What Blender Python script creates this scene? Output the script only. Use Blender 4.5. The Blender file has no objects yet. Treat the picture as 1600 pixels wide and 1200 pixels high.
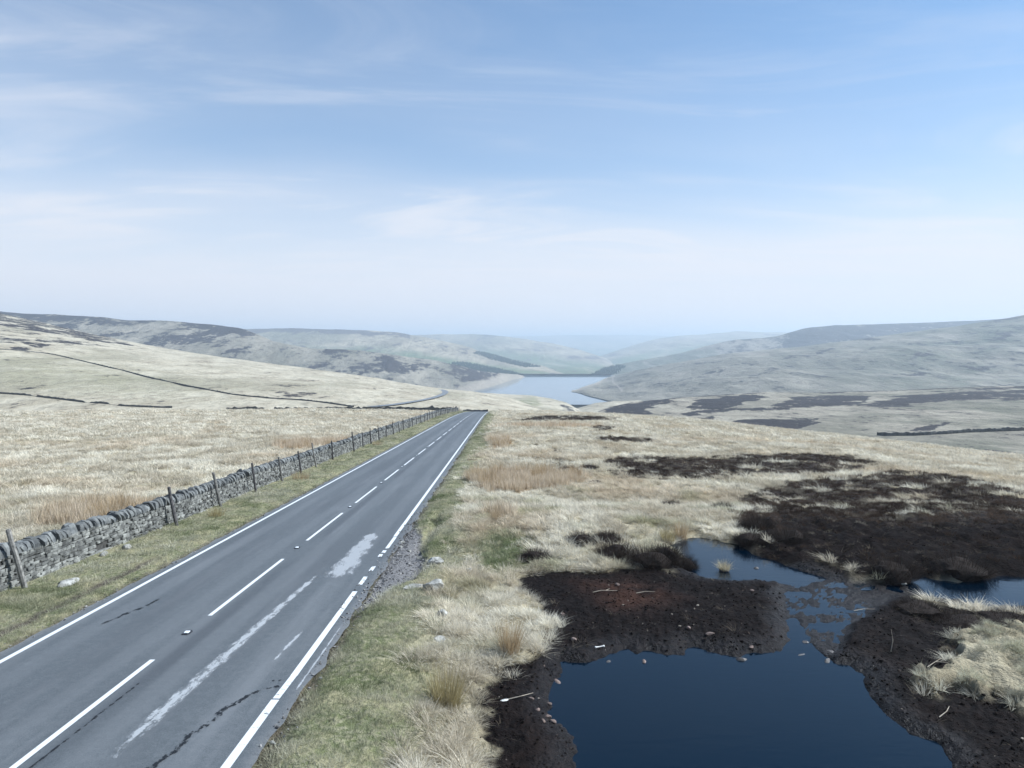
import bpy, math
import numpy as np

# ------------------------------------------------------------------ camera, sky, sun, exposure
SC = bpy.context.scene
COL = SC.collection
F = 1109.0; PITCH = math.atan(60 / F); CAMH = 5.8
cam = bpy.data.cameras.new('camera'); cam.sensor_width = 36.0; cam.lens = F / 1600 * 36
cam.clip_start = 0.1; cam.clip_end = 60000
camo = bpy.data.objects.new('camera', cam); COL.objects.link(camo)
camo.location = (0, 0, CAMH); camo.rotation_euler = (math.pi / 2 - PITCH, 0, 0)
SC.camera = camo

SUN_AZ, SUN_EL = math.radians(80), math.radians(43)      # azimuth clockwise from +Y (the road's direction)
SUN_STRENGTH, SKY_STRENGTH, EXPOSURE = 5.0, 0.075, 0.64
HAZE_DENSITY, HAZE_COLOR = 2.0e-4, (0.80, 0.91, 1.0)
SKY_TINT = (0.67, 1.04, 1.16)
world = bpy.data.worlds.new('World'); SC.world = world; world.use_nodes = True
SC.view_settings.view_transform = 'Standard'; SC.view_settings.look = 'None'
SC.view_settings.exposure = EXPOSURE; SC.view_settings.gamma = 1.0
SC.view_settings.use_curve_mapping = False
SC.view_settings.use_white_balance = True; SC.view_settings.white_balance_temperature = 5750; SC.view_settings.white_balance_tint = 6.5   # the camera's cool daylight balance
SC.cycles.use_denoising = True
SC.cycles.max_bounces = 6; SC.cycles.diffuse_bounces = 3; SC.cycles.glossy_bounces = 2
SC.cycles.transmission_bounces = 3; SC.cycles.transparent_max_bounces = 8; SC.cycles.volume_bounces = 0
SC.cycles.caustics_reflective = False; SC.cycles.caustics_refractive = False

class NT:
    """small helper round a node tree"""
    def __init__(self, nt): self.nt = nt; nt.nodes.clear()
    def n(self, t, **kw):
        nd = self.nt.nodes.new(t)
        for k, v in kw.items(): setattr(nd, k, v)
        return nd
    def l(self, a, b): self.nt.links.new(a, b); return a
    def put(self, sock, v):
        if isinstance(v, bpy.types.NodeSocket): self.nt.links.new(v, sock)
        else: sock.default_value = v
    def math(self, op, a, b=0.0, c=0.0, clamp=False):
        m = self.n('ShaderNodeMath', operation=op, use_clamp=clamp)
        self.put(m.inputs[0], a); self.put(m.inputs[1], b); self.put(m.inputs[2], c)
        return m.outputs[0]
    def mix(self, f, a, b, blend='MIX'):
        m = self.n('ShaderNodeMix', data_type='RGBA', blend_type=blend)
        self.put(m.inputs[0], f)
        for s, v in ((6, a), (7, b)):
            self.put(m.inputs[s], v if isinstance(v, bpy.types.NodeSocket) else (*v[:3], 1.0))
        return m.outputs[2]
    def noise(self, vec, scale, detail=4, rough=0.55, dist=0.0, dims='3D'):
        t = self.n('ShaderNodeTexNoise', noise_dimensions=dims)
        if vec is not None: self.l(vec, t.inputs['Vector'])
        t.inputs['Scale'].default_value = scale; t.inputs['Detail'].default_value = detail
        t.inputs['Roughness'].default_value = rough; t.inputs['Distortion'].default_value = dist
        return t.outputs['Fac']
    def ramp(self, v, lo, hi, smooth=True):
        m = self.n('ShaderNodeMapRange', interpolation_type='SMOOTHSTEP' if smooth else 'LINEAR')
        self.put(m.inputs['Value'], v); m.inputs['From Min'].default_value = lo; m.inputs['From Max'].default_value = hi
        return m.outputs['Result']
    def vscale(self, vec, s, rot=(0, 0, 0), loc=(0, 0, 0)):
        m = self.n('ShaderNodeMapping'); self.l(vec, m.inputs['Vector'])
        m.inputs['Scale'].default_value = s; m.inputs['Rotation'].default_value = rot; m.inputs['Location'].default_value = loc
        return m.outputs['Vector']
    def attr(self, name, typ='GEOMETRY'):
        a = self.n('ShaderNodeAttribute', attribute_name=name, attribute_type=typ); return a

# sky: Nishita with thin cirrus streaks high above
W = NT(world.node_tree)
sky = W.n('ShaderNodeTexSky', sky_type='NISHITA', sun_disc=False, sun_elevation=SUN_EL, sun_rotation=SUN_AZ,
          altitude=420, air_density=1.0, dust_density=0.35, ozone_density=2.2)
tc = W.n('ShaderNodeTexCoord')
sep = W.n('ShaderNodeSeparateXYZ'); W.l(tc.outputs['Generated'], sep.inputs[0])
zz = W.math('ADD', W.math('MAXIMUM', sep.outputs[2], 0.0), 0.10)
cmb = W.n('ShaderNodeCombineXYZ')
W.l(W.math('DIVIDE', sep.outputs[0], zz), cmb.inputs[0]); W.l(W.math('DIVIDE', sep.outputs[1], zz), cmb.inputs[1])
pl = cmb.outputs[0]
wsp = W.noise(W.vscale(pl, (0.50, 1.25, 1), (0, 0, 0.30), (8.9, 5.1, 0)), 1.5, 9, 0.60, 1.1)
big = W.noise(W.vscale(pl, (0.30, 0.7, 1), (0, 0, 0.1), (3.4, 7.9, 0)), 1.0, 4, 0.5, 0.3)
tau = W.math('ADD', W.math('ADD', 0.016, W.math('MULTIPLY', W.ramp(big, 0.25, 0.80), 0.020)), W.math('MULTIPLY', W.math('MULTIPLY', W.ramp(wsp, 0.44, 0.86), W.ramp(big, 0.34, 0.60)), 0.060))
slant = W.math('DIVIDE', tau, W.math('POWER', W.math('ADD', W.math('MAXIMUM', sep.outputs[2], 0.0), 0.06), 2.6))      # thin cloud looks denser at a slant
cl = W.math('SUBTRACT', 1.0, W.math('EXPONENT', W.math('MULTIPLY', slant, -1.0)))
skyb = W.mix(1.0, sky.outputs[0], SKY_TINT, 'MULTIPLY')
skyc = W.mix(cl, skyb, (8.0, 7.4, 7.15))
bg = W.n('ShaderNodeBackground'); W.l(skyc, bg.inputs[0]); bg.inputs[1].default_value = SKY_STRENGTH
wo = W.n('ShaderNodeOutputWorld'); W.l(bg.outputs[0], wo.inputs[0])

sl = bpy.data.lights.new('sun', 'SUN'); sl.energy = SUN_STRENGTH; sl.angle = math.radians(0.53); sl.color = (1.0, 0.975, 0.935)
slo = bpy.data.objects.new('sun', sl); COL.objects.link(slo)
slo.rotation_euler = (math.pi / 2 - SUN_EL, 0, math.pi - SUN_AZ); slo.location = (60, 10, 60)

# ------------------------------------------------------------------ numeric helpers
rng = np.random.default_rng(7)
def smooth(a, b, x):
    t = np.clip((x - a) / (b - a), 0, 1); return t * t * (3 - 2 * t)
def _h(ix, iy, s):
    n = (ix * 374761393 + iy * 668265263 + s * 1442695041) & 0xffffffff
    n = ((n ^ (n >> 13)) * 1274126177) & 0xffffffff
    n = ((n ^ (n >> 16)) * 2246822519) & 0xffffffff
    return ((n ^ (n >> 15)) & 0xffff) / 65535.0
def pn(x, y, s=0):
    """gradient noise, about -1..1"""
    x = np.asarray(x, float); y = np.asarray(y, float)
    x0 = np.floor(x).astype(np.int64); y0 = np.floor(y).astype(np.int64)
    fx = x - x0; fy = y - y0
    u = fx * fx * fx * (fx * (fx * 6 - 15) + 10); v = fy * fy * fy * (fy * (fy * 6 - 15) + 10)
    def g(ix, iy, dx, dy):
        a = _h(ix, iy, s) * 2 * np.pi; return np.cos(a) * dx + np.sin(a) * dy
    n00 = g(x0, y0, fx, fy); n10 = g(x0 + 1, y0, fx - 1, fy)
    n01 = g(x0, y0 + 1, fx, fy - 1); n11 = g(x0 + 1, y0 + 1, fx - 1, fy - 1)
    return ((n00 * (1 - u) + n10 * u) * (1 - v) + (n01 * (1 - u) + n11 * u) * v) * 1.5
def fbm(x, y, o=4, s=0, r=0.5):
    a = 1.0; t = 0.0; n = 0.0
    for i in range(o):
        t = t + a * pn(x * 2 ** i + 17.3 * i, y * 2 ** i - 9.1 * i, s + i); n += a; a *= r
    return t / n
def ray(px, py):
    a = (np.asarray(px, float) - 800) / F; b = (600 - np.asarray(py, float)) / F
    return a, math.cos(PITCH) + b * math.sin(PITCH), -math.sin(PITCH) + b * math.cos(PITCH)
def at(px, py, depth):
    """the point of the sight line (px,py of the photograph) that stands DEPTH metres ahead"""
    dx, dy, dz = ray(px, py); t = np.asarray(depth, float) / dy
    return np.stack([dx * t, dy * t, CAMH + dz * t], -1)
def at_level(px, py, z):
    dx, dy, dz = ray(px, py); t = (z - CAMH) / dz
    return np.stack([dx * t, dy * t, np.full_like(t, z)], -1)

SLOPE = 0.0622456; ZW = -1.45         # the road's fall; level of the bog pools
U_L, U_C, U_R = -10.66, -7.45, -4.21  # the three painted lines, metres across
E_L, E_R = -11.02, -3.80              # asphalt edges
def U(x, y): return x + 0.0144 * y    # across the road
def X(u, y): return u - 0.0144 * y
def Rz(y):
    y = np.asarray(y, float); c = 1.33e-4; t = np.clip(y - 130, 0, 260)
    z = -SLOPE * y - c * t * t - np.maximum(y - 390, 0) * 2 * c * 260
    return np.maximum(z, -104)
def G0(x, y):
    """the moor's large shape"""
    u = U(x, y); z = Rz(y)
    q = np.clip(u - 6, 0, 60); q2 = np.maximum(u - 66, 0)
    z = z - (9.5e-4 * q * q + q2 * 0.114) * smooth(20, 70, y)
    dist = np.hypot(np.maximum(np.maximum(1.5 - x, x - 34), 0), np.maximum(y - 26, 0) * 0.6)
    w = 1 - smooth(0, 6.6, dist)
    return z * (1 - w) + (ZW + 0.26) * w
def _hit(dx, dy, dz, ts, fn):
    below = CAMH + dz[:, None] * ts - fn(dx[:, None] * ts, dy[:, None] * ts) < 0
    k = np.argmax(below, 1); k[~below.any(1)] = ts.shape[-1] - 1; k = np.maximum(k, 1); r_ = np.arange(len(k))
    return (ts[r_, k - 1], ts[r_, k])
def ground_at(px, py, fn=None):
    """where sight lines meet the moor"""
    dx, dy, dz = [np.atleast_1d(v) for v in np.broadcast_arrays(*ray(px, py))]
    lo, hi = _hit(dx, dy, dz, np.broadcast_to(np.geomspace(7, 420, 500), (len(dx), 500)), G0)
    if fn is not None: lo, hi = _hit(dx, dy, dz, hi[:, None] * np.linspace(0.8, 1.12, 110)[None], fn)
    for _ in range(14 if fn is None else 1):
        m = (lo + hi) / 2; b = CAMH + dz * m - (fn or G0)(dx * m, dy * m) < 0
        hi = np.where(b, m, hi); lo = np.where(b, lo, m)
    return np.stack([dx * hi, dy * hi], -1)
def sdf(x, y, poly):
    """signed distance to a polygon, positive outside"""
    x = np.asarray(x, float); y = np.asarray(y, float)
    best = np.full(x.shape, 1e9); ins = np.zeros(x.shape, bool)
    n = len(poly)
    for i in range(n):
        ax, ay = poly[i]; bx, by = poly[(i + 1) % n]
        ex, ey = bx - ax, by - ay
        t = np.clip(((x - ax) * ex + (y - ay) * ey) / (ex * ex + ey * ey + 1e-12), 0, 1)
        best = np.minimum(best, (x - ax - t * ex) ** 2 + (y - ay - t * ey) ** 2)
        c = (ay > y) != (by > y)
        ins ^= c & (x < (bx - ax) * (y - ay) / (by - ay + 1e-12) + ax)
    d = np.sqrt(best); return np.where(ins, -d, d)
class Region:
    """a patch of ground outlined in world metres (each outline point stands on the ground)"""
    def __init__(self, pts, level=None):
        p = np.array(pts, float)
        self.poly = at_level(p[:, 0], p[:, 1], level)[:, :2] if level is not None else ground_at(p[:, 0], p[:, 1])
        self.lo = self.poly.min(0); self.hi = self.poly.max(0)
    def d(self, x, y, far=6.0):
        x = np.asarray(x, float); y = np.asarray(y, float)
        out = np.full(x.shape, far)
        k = (x > self.lo[0] - far) & (x < self.hi[0] + far) & (y > self.lo[1] - far) & (y < self.hi[1] + far)
        if k.any(): out[k] = np.minimum(sdf(x[k], y[k], self.poly), far)
        return out
POOLS = [Region(p, ZW) for p in (
    [(893, 1200), (900, 1166), (880, 1143), (863, 1122), (857, 1098), (858, 1067), (873, 1053), (877, 1033), (917, 1037), (933, 1030),
     (977, 1013), (993, 1021), (1033, 1022), (1063, 1022), (1077, 1012), (1117, 1020), (1157, 1030), (1167, 1018), (1223, 1017), (1236, 1000),
     (1228, 975), (1236, 955), (1222, 935), (1240, 925), (1258, 950), (1262, 985), (1290, 1026), (1307, 1037), (1330, 1038), (1353, 1053),
     (1357, 1070), (1367, 1093), (1390, 1120), (1417, 1143), (1460, 1163), (1487, 1193), (1520, 1290), (880, 1290)],
    [(1046, 852), (1070, 840), (1095, 839), (1133, 848), (1163, 853), (1174, 866), (1213, 877), (1247, 890), (1290, 903), (1310, 915),
     (1280, 922), (1250, 932), (1236, 915), (1210, 909), (1150, 909), (1100, 905), (1070, 891), (1068, 873), (1048, 862)],
    [(1417, 925), (1412, 903), (1433, 899), (1477, 907), (1500, 912), (1533, 905), (1567, 900), (1600, 902), (1720, 902),
     (1720, 950), (1600, 946), (1543, 947), (1500, 938), (1463, 933), (1433, 926)])]
MUD = Region([(1232, 912), (1300, 905), (1352, 912), (1412, 912), (1420, 925), (1378, 946), (1330, 975), (1300, 1025), (1268, 1005), (1240, 965), (1222, 935)], ZW)
ISLE = Region([(1485, 1000), (1520, 990), (1580, 985), (1700, 980), (1780, 1170), (1610, 1125), (1560, 1100), (1510, 1085), (1460, 1095), (1425, 1078), (1420, 1060), (1470, 1045)], ZW + .1)
PEAT = Region([(808, 903), (830, 884), (920, 886), (1000, 880), (1050, 884), (1062, 880), (1078, 886), (1110, 897), (1200, 902), (1240, 900), (1420, 900), (1445, 932), (1470, 950), (1600, 965), (1900, 965), (1900, 1320), (770, 1320), (768, 1180), (738, 1088), (785, 1045), (838, 1012), (856, 968), (848, 932), (815, 918)])
RED = Region([(900, 900), (960, 890), (1040, 905), (1070, 925), (1010, 950), (940, 945)])
HEATHS = [Region(p) for p in (
    [(1178, 862), (1150, 815), (1160, 775), (1230, 757), (1330, 747), (1400, 738), (1480, 743), (1540, 752), (1600, 772), (1780, 775), (1780, 900), (1430, 897), (1350, 902), (1250, 887)],
    [(950, 721), (1000, 713), (1070, 716), (1150, 712), (1250, 713), (1330, 719), (1378, 728), (1350, 737), (1280, 739), (1200, 738), (1160, 744), (1110, 751), (1040, 750), (980, 751), (955, 744), (962, 734)],
    [(865, 722), (878, 720), (886, 729), (872, 734)],
    [(800, 656), (850, 651), (905, 652), (975, 655), (950, 659), (850, 658)],
    [(912, 690), (935, 687), (1030, 690), (1010, 695), (940, 693)],
    [(920, 674), (950, 671), (960, 677), (935, 681)],
    [(1420, 948), (1400, 935), (1450, 930), (1540, 950), (1640, 950), (1640, 966), (1500, 972), (1430, 975)])]
GRAVEL = Region([(545, 960), (575, 930), (600, 885), (622, 845), (642, 812), (652, 822), (662, 855), (668, 885), (650, 905), (612, 925), (580, 950)])
RUSH = [Region(p) for p in (
    [(735, 752), (740, 742), (800, 738), (880, 742), (915, 748), (905, 756), (840, 768), (770, 770)],
    [(765, 692), (790, 688), (800, 697), (775, 703)], [(755, 808), (775, 800), (800, 803), (790, 812)],
    [(425, 700), (445, 694), (560, 692), (555, 700), (440, 706)],
    [(60, 815), (110, 800), (180, 795), (250, 792), (250, 806), (170, 822), (80, 830)],
    [(640, 663), (600, 666), (640, 658), (670, 658)],
    [(770, 672), (800, 665), (860, 664), (960, 672), (880, 676)])]
def pools_d(x, y):
    j = 0.24 * fbm(x * 1.1, y * 1.1, 4, 41) + 0.10 * fbm(x * 4.2, y * 4.2, 3, 45)
    d = POOLS[0].d(x, y)
    for p in POOLS[1:]: d = np.minimum(d, p.d(x, y))
    return d + j
def cover(x, y):
    """how much of each ground cover grows at a point"""
    u = U(x, y); j = fbm(x * 0.45, y * 0.45, 4, 11) * 1.5; j2 = fbm(x * 1.6, y * 1.6, 3, 15) * 0.5
    sc = np.clip(np.hypot(x, y) / 40, 0.5, 4)
    peat = 1 - smooth(-0.15, 0.15, PEAT.d(x, y) + j2 * 0.9 + j * 0.15)
    isle = 1 - smooth(-0.2, 0.25, ISLE.d(x, y) + j2 * 1.3 + 0.22)
    mud = 1 - smooth(-0.1, 0.3, MUD.d(x, y) + j2 * 0.4)
    red = 1 - smooth(-1.2, 0.7, RED.d(x, y) + j * .4)
    heath = np.zeros_like(x)
    for r in HEATHS: heath = np.maximum(heath, 1 - smooth(-0.7, 0.7, r.d(x, y) + (j * 0.8 + j2 * 0.9) * np.minimum(sc, 1.6)))
    gaps = smooth(0.10, 0.36, fbm(x * 0.34, y * 0.42, 5, 71, .6)) * smooth(25, 36, y)
    heath = heath * (1 - 0.9 * gaps)
    bare = 1 - smooth(26.5, 31.0, y + 0.04 * x + 4.0 * fbm(x * .3, y * .3, 3, 77))
    # stray heather cushions round the edges of the beds
    stray = smooth(0.42, 0.5, fbm(x * 0.5, y * 0.5, 3, 91)) * smooth(0.5, 3, u) * smooth(19, 24, y) * (1 - smooth(60, 110, y))
    heath = np.maximum(heath, 0.9 * stray)
    shore = (1 - smooth(0.6, 1.2, POOLS[1].d(x, y) + j2)) * (y < 23.0 + .25 * j) * (x > 4.6)
    shore2 = (1 - smooth(0.5, 1.0, POOLS[2].d(x, y) + j2)) * (y < 21.3) * (x > 10.5)
    peat = np.maximum(np.maximum(np.maximum(peat, shore), shore2) * (1 - isle), 0)
    rush = np.zeros_like(x)
    for r in RUSH: rush = np.maximum(rush, 1 - smooth(-0.3, 0.5, r.d(x, y) + j * 0.4 * sc))
    rw = 2.2 + 1.1 * fbm(y * 0.06, y * 0.013 + 3, 2, 21)
    vr = (1 - smooth(rw - 0.8, rw + 0.9, u - E_R + j * 0.5)) * (u > E_R - 1)
    vg = 1 - smooth(0.0, 2.6, np.hypot((x + 0.3) / 1.15, (y - 24.5) / 3.2) * 2.2 + j * .5)
    vr = np.maximum(vr, vg)
    vl = (u < E_L + 1) * smooth(-14.7, -14.1, u)
    green = np.maximum(vr, vl)
    gravel = 1 - smooth(-0.1, 0.12, GRAVEL.d(x, y) + j2 * 0.3)
    edge = np.maximum((1 - smooth(0.05, 0.32, u - E_R + j2 * 0.35)) * (u > U_C), (1 - smooth(0.05, 0.35, E_L - u + j2 * 0.3)) * (u < U_C))
    ditch = np.exp(-((u + 11.75 + j2 * 0.25) / 0.16) ** 2) * smooth(11, 13, y) * (1 - smooth(22.5, 25, y)) * smooth(-0.55, 0.1, j2 + .25)
    soil = np.clip(np.maximum(edge * 0.8, ditch), 0, 1)
    return dict(peat=peat, isle=isle, mud=mud, red=red, heath=np.clip(heath * (1 - peat), 0, 1), rush=rush, bare=bare,
                green=np.clip(green * (1 - peat), 0, 1), gravel=gravel, soil=soil)
def G(x, y, c=None):
    """the moor with its humps, banks and pools"""
    x = np.asarray(x, float); y = np.asarray(y, float)
    if c is None: c = cover(x, y)
    u = U(x, y); r = np.hypot(x, y)
    z = G0(x, y)
    off = smooth(0.2, 2.5, np.maximum(E_L - 2.6 - u, u - E_R - 0.8))      # away from road and verges
    z = z + off * (0.30 * fbm(x / 13, y / 13, 3, 51) + 1.0 * fbm(x / 60, y / 60, 2, 55) * smooth(40, 110, r))
    tus = 0.5 - np.abs(fbm(x * 0.95, y * 0.95, 3, 61))
    z = z + off * (1 - c['peat']) * (0.40 * (tus - 0.35) + 0.05 * fbm(x * 3.5, y * 3.5, 2, 65))
    z = z + c['heath'] * off * 0.14 * (0.4 + fbm(x * 1.5, y * 1.5, 3, 67))
    z = z + c['peat'] * (0.15 * fbm(x * 0.8, y * 0.8, 4, 33, 0.62) + 0.09 * np.abs(fbm(x * 3.2, y * 3.2, 3, 37)) + 0.035 * np.abs(fbm(x * 9, y * 9, 2, 39)))
    z = z + c['isle'] * 0.15 - c['peat'] * 0.10
    # verges: a grassy shoulder beside the asphalt, a worn step at its edge
    sr = u - E_R; slf = E_L - u
    hump = 0.13 * smooth(0.05, 0.75, sr) * (1 - smooth(1.6, 3.4, sr)) * (u > U_C) + 0.10 * smooth(0.05, 0.9, slf) * (u < U_C)
    z = z + hump * (1 + 0.7 * fbm(x * .9, y * .9, 3, 81)) + (1 - off) * 0.03 * fbm(x * 2.7, y * 2.7, 3, 85) * ((u < E_L) | (u > E_R))
    z = z - c['gravel'] * (hump + 0.035) - c['soil'] * 0.05
    notch = np.exp(-((u - E_R - 0.95 - 0.35 * fbm(y * 0.5, y * .11, 3, 87)) / 0.20) ** 2) * smooth(24, 26, y) * (1 - smooth(31, 34, y)) * (u > U_C)
    z = z - 0.30 * notch
    # banks rise from the pools
    pd = pools_d(x, y)
    lim = ZW + np.where(pd < 0, np.maximum(pd * 0.5, -0.5), 0.015 + pd * (0.24 + 0.30 * c['isle'] + .18 * c['heath']) + 0.05 * smooth(0, .25, pd))
    lim = np.where((POOLS[2].d(x, y) < 2.2) & (y < 21.0) & (pd > 0), np.minimum(lim, ZW + 0.02 + 0.09 * pd), lim)
    near = pd < 5.5
    z = np.where(near, np.minimum(z, lim), z)
    mudz = ZW - 0.004 + 0.085 * fbm(x * 1.7 + .7, y * 1.7, 5, 95, 0.72) + 0.03 * np.abs(fbm(x * 8, y * 8, 2, 97))
    z = z * (1 - c['mud']) + mudz * c['mud']
    keep = smooth(0.0, 0.7, np.minimum(pd, 3)) * (1 - c['mud'])
    z = np.where((pd > 0) & ((pd < 4) | ((x > -1.2) & (x < 24.5) & (y < 27))) & (c['mud'] < .4), np.maximum(z, ZW + 0.012 + 0.05 * keep), z)
    # bed of the road
    road = (u > E_L + 0.02) & (u < E_R - 0.02)
    z = np.where(road, Rz(y) - 0.10 - 0.0012 * np.maximum(y - 40, 0), z)
    return z

# ------------------------------------------------------------------ mesh helpers
def mk(name, v, quads=None, tris=None, mat=None, parent=None, smoothf=False, attrs=None, uv=None):
    v = np.asarray(v, np.float32).reshape(-1, 3)
    q = np.zeros((0, 4), np.int32) if quads is None else np.asarray(quads, np.int32).reshape(-1, 4)
    t = np.zeros((0, 3), np.int32) if tris is None else np.asarray(tris, np.int32).reshape(-1, 3)
    me = bpy.data.meshes.new(name)
    me.vertices.add(len(v)); me.vertices.foreach_set('co', v.ravel())
    loops = np.concatenate([q.ravel(), t.ravel()]).astype(np.int32)
    me.loops.add(len(loops)); me.loops.foreach_set('vertex_index', loops)
    ls = np.concatenate([np.arange(len(q)) * 4, len(q) * 4 + np.arange(len(t)) * 3]).astype(np.int32)
    me.polygons.add(len(ls)); me.polygons.foreach_set('loop_start', ls)
    me.polygons.foreach_set('use_smooth', np.full(len(ls), smoothf, bool))
    me.update(calc_edges=True)
    for k, a in (attrs or {}).items():
        a = np.asarray(a, np.float32)
        if a.ndim == 1:
            at_ = me.attributes.new(k, 'FLOAT', 'POINT'); at_.data.foreach_set('value', a)
        else:
            at_ = me.attributes.new(k, 'FLOAT_COLOR', 'POINT'); at_.data.foreach_set('color', a.ravel())
    if uv is not None:
        ul = me.uv_layers.new(name='UVMap'); ul.data.foreach_set('uv', np.asarray(uv, np.float32)[loops].ravel())
    if mat: me.materials.append(mat)
    return me
def obj(name, me, parent=None, loc=(0, 0, 0), rot=(0, 0, 0), scale=(1, 1, 1)):
    o = bpy.data.objects.new(name, me); COL.objects.link(o)
    o.location = loc; o.rotation_euler = rot; o.scale = scale
    if parent: o.parent = parent
    return o
def tag(o, label=None, cat=None, group=None, kind=None):
    for k, v in (('label', label), ('category', cat), ('group', group), ('kind', kind)):
        if v: o[k] = v
    return o
def grid_quads(nr, nc):
    i = np.arange(nr - 1)[:, None] * nc + np.arange(nc - 1)[None]
    return np.stack([i, i + 1, i + nc + 1, i + nc], -1).reshape(-1, 4)
def box_mesh(name, sx, sy, sz, jit, seed, mat, bev=0.18):
    """a chamfered, uneven block: 24 corners"""
    r = np.random.default_rng(seed); v = []; idx = {}
    for cx in (-1, 1):
        for cy in (-1, 1):
            for cz in (-1, 1):
                k = r.uniform(-jit, jit, 3)
                for ax in range(3):
                    p = np.array([cx, cy, cz], float) * (1 - bev * r.uniform(.6, 1.4, 3)); p[ax] = (cx, cy, cz)[ax]
                    idx[(cx, cy, cz, ax)] = len(v); v.append((p + k) * (sx / 2, sy / 2, sz / 2))
    fs = []; ts = []
    S = (-1, 1)
    for ax in range(3):
        o = [a for a in range(3) if a != ax]
        for s in S:
            ring = []
            for a, b in ((-1, -1), (1, -1), (1, 1), (-1, 1)):
                c = [0, 0, 0]; c[ax] = s; c[o[0]] = a; c[o[1]] = b; ring.append(idx[(*c, ax)])
            fs.append(ring)
        # chamfers along edges parallel to ax
        for a in S:
            for b in S:
                c0 = [0, 0, 0]; c0[o[0]] = a; c0[o[1]] = b; c1 = list(c0); c0[ax] = -1; c1[ax] = 1
                fs.append([idx[(*c0, o[0])], idx[(*c1, o[0])], idx[(*c1, o[1])], idx[(*c0, o[1])]])
    for cx in S:
        for cy in S:
            for cz in S: ts.append([idx[(cx, cy, cz, 0)], idx[(cx, cy, cz, 1)], idx[(cx, cy, cz, 2)]])
    v = np.array(v); fs = np.array(fs); ts = np.array(ts)
    for arr in (fs, ts):     # outward winding
        for k in range(len(arr)):
            p = v[arr[k]]; n = np.cross(p[1] - p[0], p[2] - p[0])
            if np.dot(n, p.mean(0)) < 0: arr[k] = arr[k][::-1]
    return v, fs, ts
def rock(seed, sx, sy, sz, rough=0.22, sub=3):
    """an uneven angular rock"""
    import bmesh
    bm = bmesh.new(); bmesh.ops.create_icosphere(bm, subdivisions=sub, radius=0.5)
    v = np.array([p.co[:] for p in bm.verts]); t = np.array([[q.index for q in f.verts] for f in bm.faces]); bm.free()
    r = np.random.default_rng(seed)
    for _ in range(7):         # flat broken faces
        n = r.normal(size=3); n /= np.linalg.norm(n); d = v @ n; lim = r.uniform(0.24, 0.40)
        v = v - np.outer(np.maximum(d - lim, 0) * 0.9, n)
    k = fbm(v[:, 0] * 3 + seed, v[:, 1] * 3 + v[:, 2] * 2.3, 3, seed % 50)
    v = v * (1 + rough * k)[:, None]
    return v * (sx, sy, sz), t

# ------------------------------------------------------------------ materials
def mat(name):
    m = bpy.data.materials.new(name); m.use_nodes = True
    n = NT(m.node_tree); out = n.n('ShaderNodeOutputMaterial'); b = n.n('ShaderNodeBsdfPrincipled')
    n.l(b.outputs[0], out.inputs[0]); b.inputs['Specular IOR Level'].default_value = 0.25; b.inputs['Roughness'].default_value = 0.9
    return m, n, b, out
def bump(n, b, h, strength, dist):
    bp = n.n('ShaderNodeBump'); bp.inputs['Strength'].default_value = strength; bp.inputs['Distance'].default_value = dist
    n.l(h, bp.inputs['Height']); n.l(bp.outputs[0], b.inputs['Normal'])

STRAW, STRAW2 = (0.41, 0.355, 0.245), (0.29, 0.245, 0.16)
GREEN, GREEN2 = (0.14, 0.15, 0.070), (0.27, 0.25, 0.155)
HEATHER, HEATHER2 = (0.020, 0.0155, 0.013), (0.062, 0.047, 0.038)

M_ground, n, b, _ = mat('moor_ground')
P = n.n('ShaderNodeNewGeometry').outputs['Position']
c1 = n.attr('cov_a'); c2 = n.attr('cov_b')
s1 = n.n('ShaderNodeSeparateColor'); n.l(c1.outputs['Color'], s1.inputs[0])
s2 = n.n('ShaderNodeSeparateColor'); n.l(c2.outputs['Color'], s2.inputs[0])
nA = n.noise(P, 0.09, 5, 0.6); nB = n.noise(P, 0.8, 5, 0.6); nC = n.noise(P, 7.0, 4, 0.6); nD = n.noise(P, 40.0, 2, 0.6)
col = n.mix(n.ramp(nB, 0.35, 0.68), STRAW2, STRAW)
col = n.mix(n.math('MULTIPLY', n.ramp(nA, 0.45, 0.7), 0.55), col, (0.44, 0.36, 0.22))
col = n.mix(n.math('MULTIPLY', n.ramp(nC, 0.52, 0.72), 0.5), col, (0.24, 0.19, 0.11))
gcol = n.mix(n.ramp(nC, 0.38, 0.62), GREEN, GREEN2)
gcol = n.mix(n.math('MULTIPLY', n.ramp(nB, 0.45, 0.62), 0.7), gcol, (0.33, 0.29, 0.17))
col = n.mix(s1.outputs[0], col, gcol)
hcol = n.mix(n.ramp(nC, 0.4, 0.66), HEATHER, HEATHER2)
col = n.mix(s1.outputs[2], col, hcol)
pcol = n.mix(n.ramp(nC, 0.4, 0.7), (0.0050, 0.0032, 0.0028), (0.0125, 0.0080, 0.0064))
pcol = n.mix(n.math('MULTIPLY', n.ramp(nB, 0.50, 0.68), 0.6), pcol, (0.0150, 0.0094, 0.0074))
pcol = n.mix(n.math('MULTIPLY', s2.outputs[1], n.ramp(nB, 0.3, 0.6)), pcol, (0.043, 0.021, 0.014))
col = n.mix(s1.outputs[1], col, pcol)
rcol = n.mix(nC, (0.30, 0.19, 0.09), (0.44, 0.31, 0.17))
col = n.mix(s2.outputs[2], col, rcol)
gv = n.mix(n.ramp(nD, 0.35, 0.65), (0.13, 0.122, 0.118), (0.28, 0.265, 0.255))
col = n.mix(s2.outputs[0], col, gv)
sa = n.attr('soil').outputs['Fac']
col = n.mix(sa, col, n.mix(nC, (0.050, 0.040, 0.033), (0.12, 0.098, 0.078)))
n.l(col, b.inputs['Base Color'])
wet = n.attr('wet').outputs['Fac']
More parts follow.
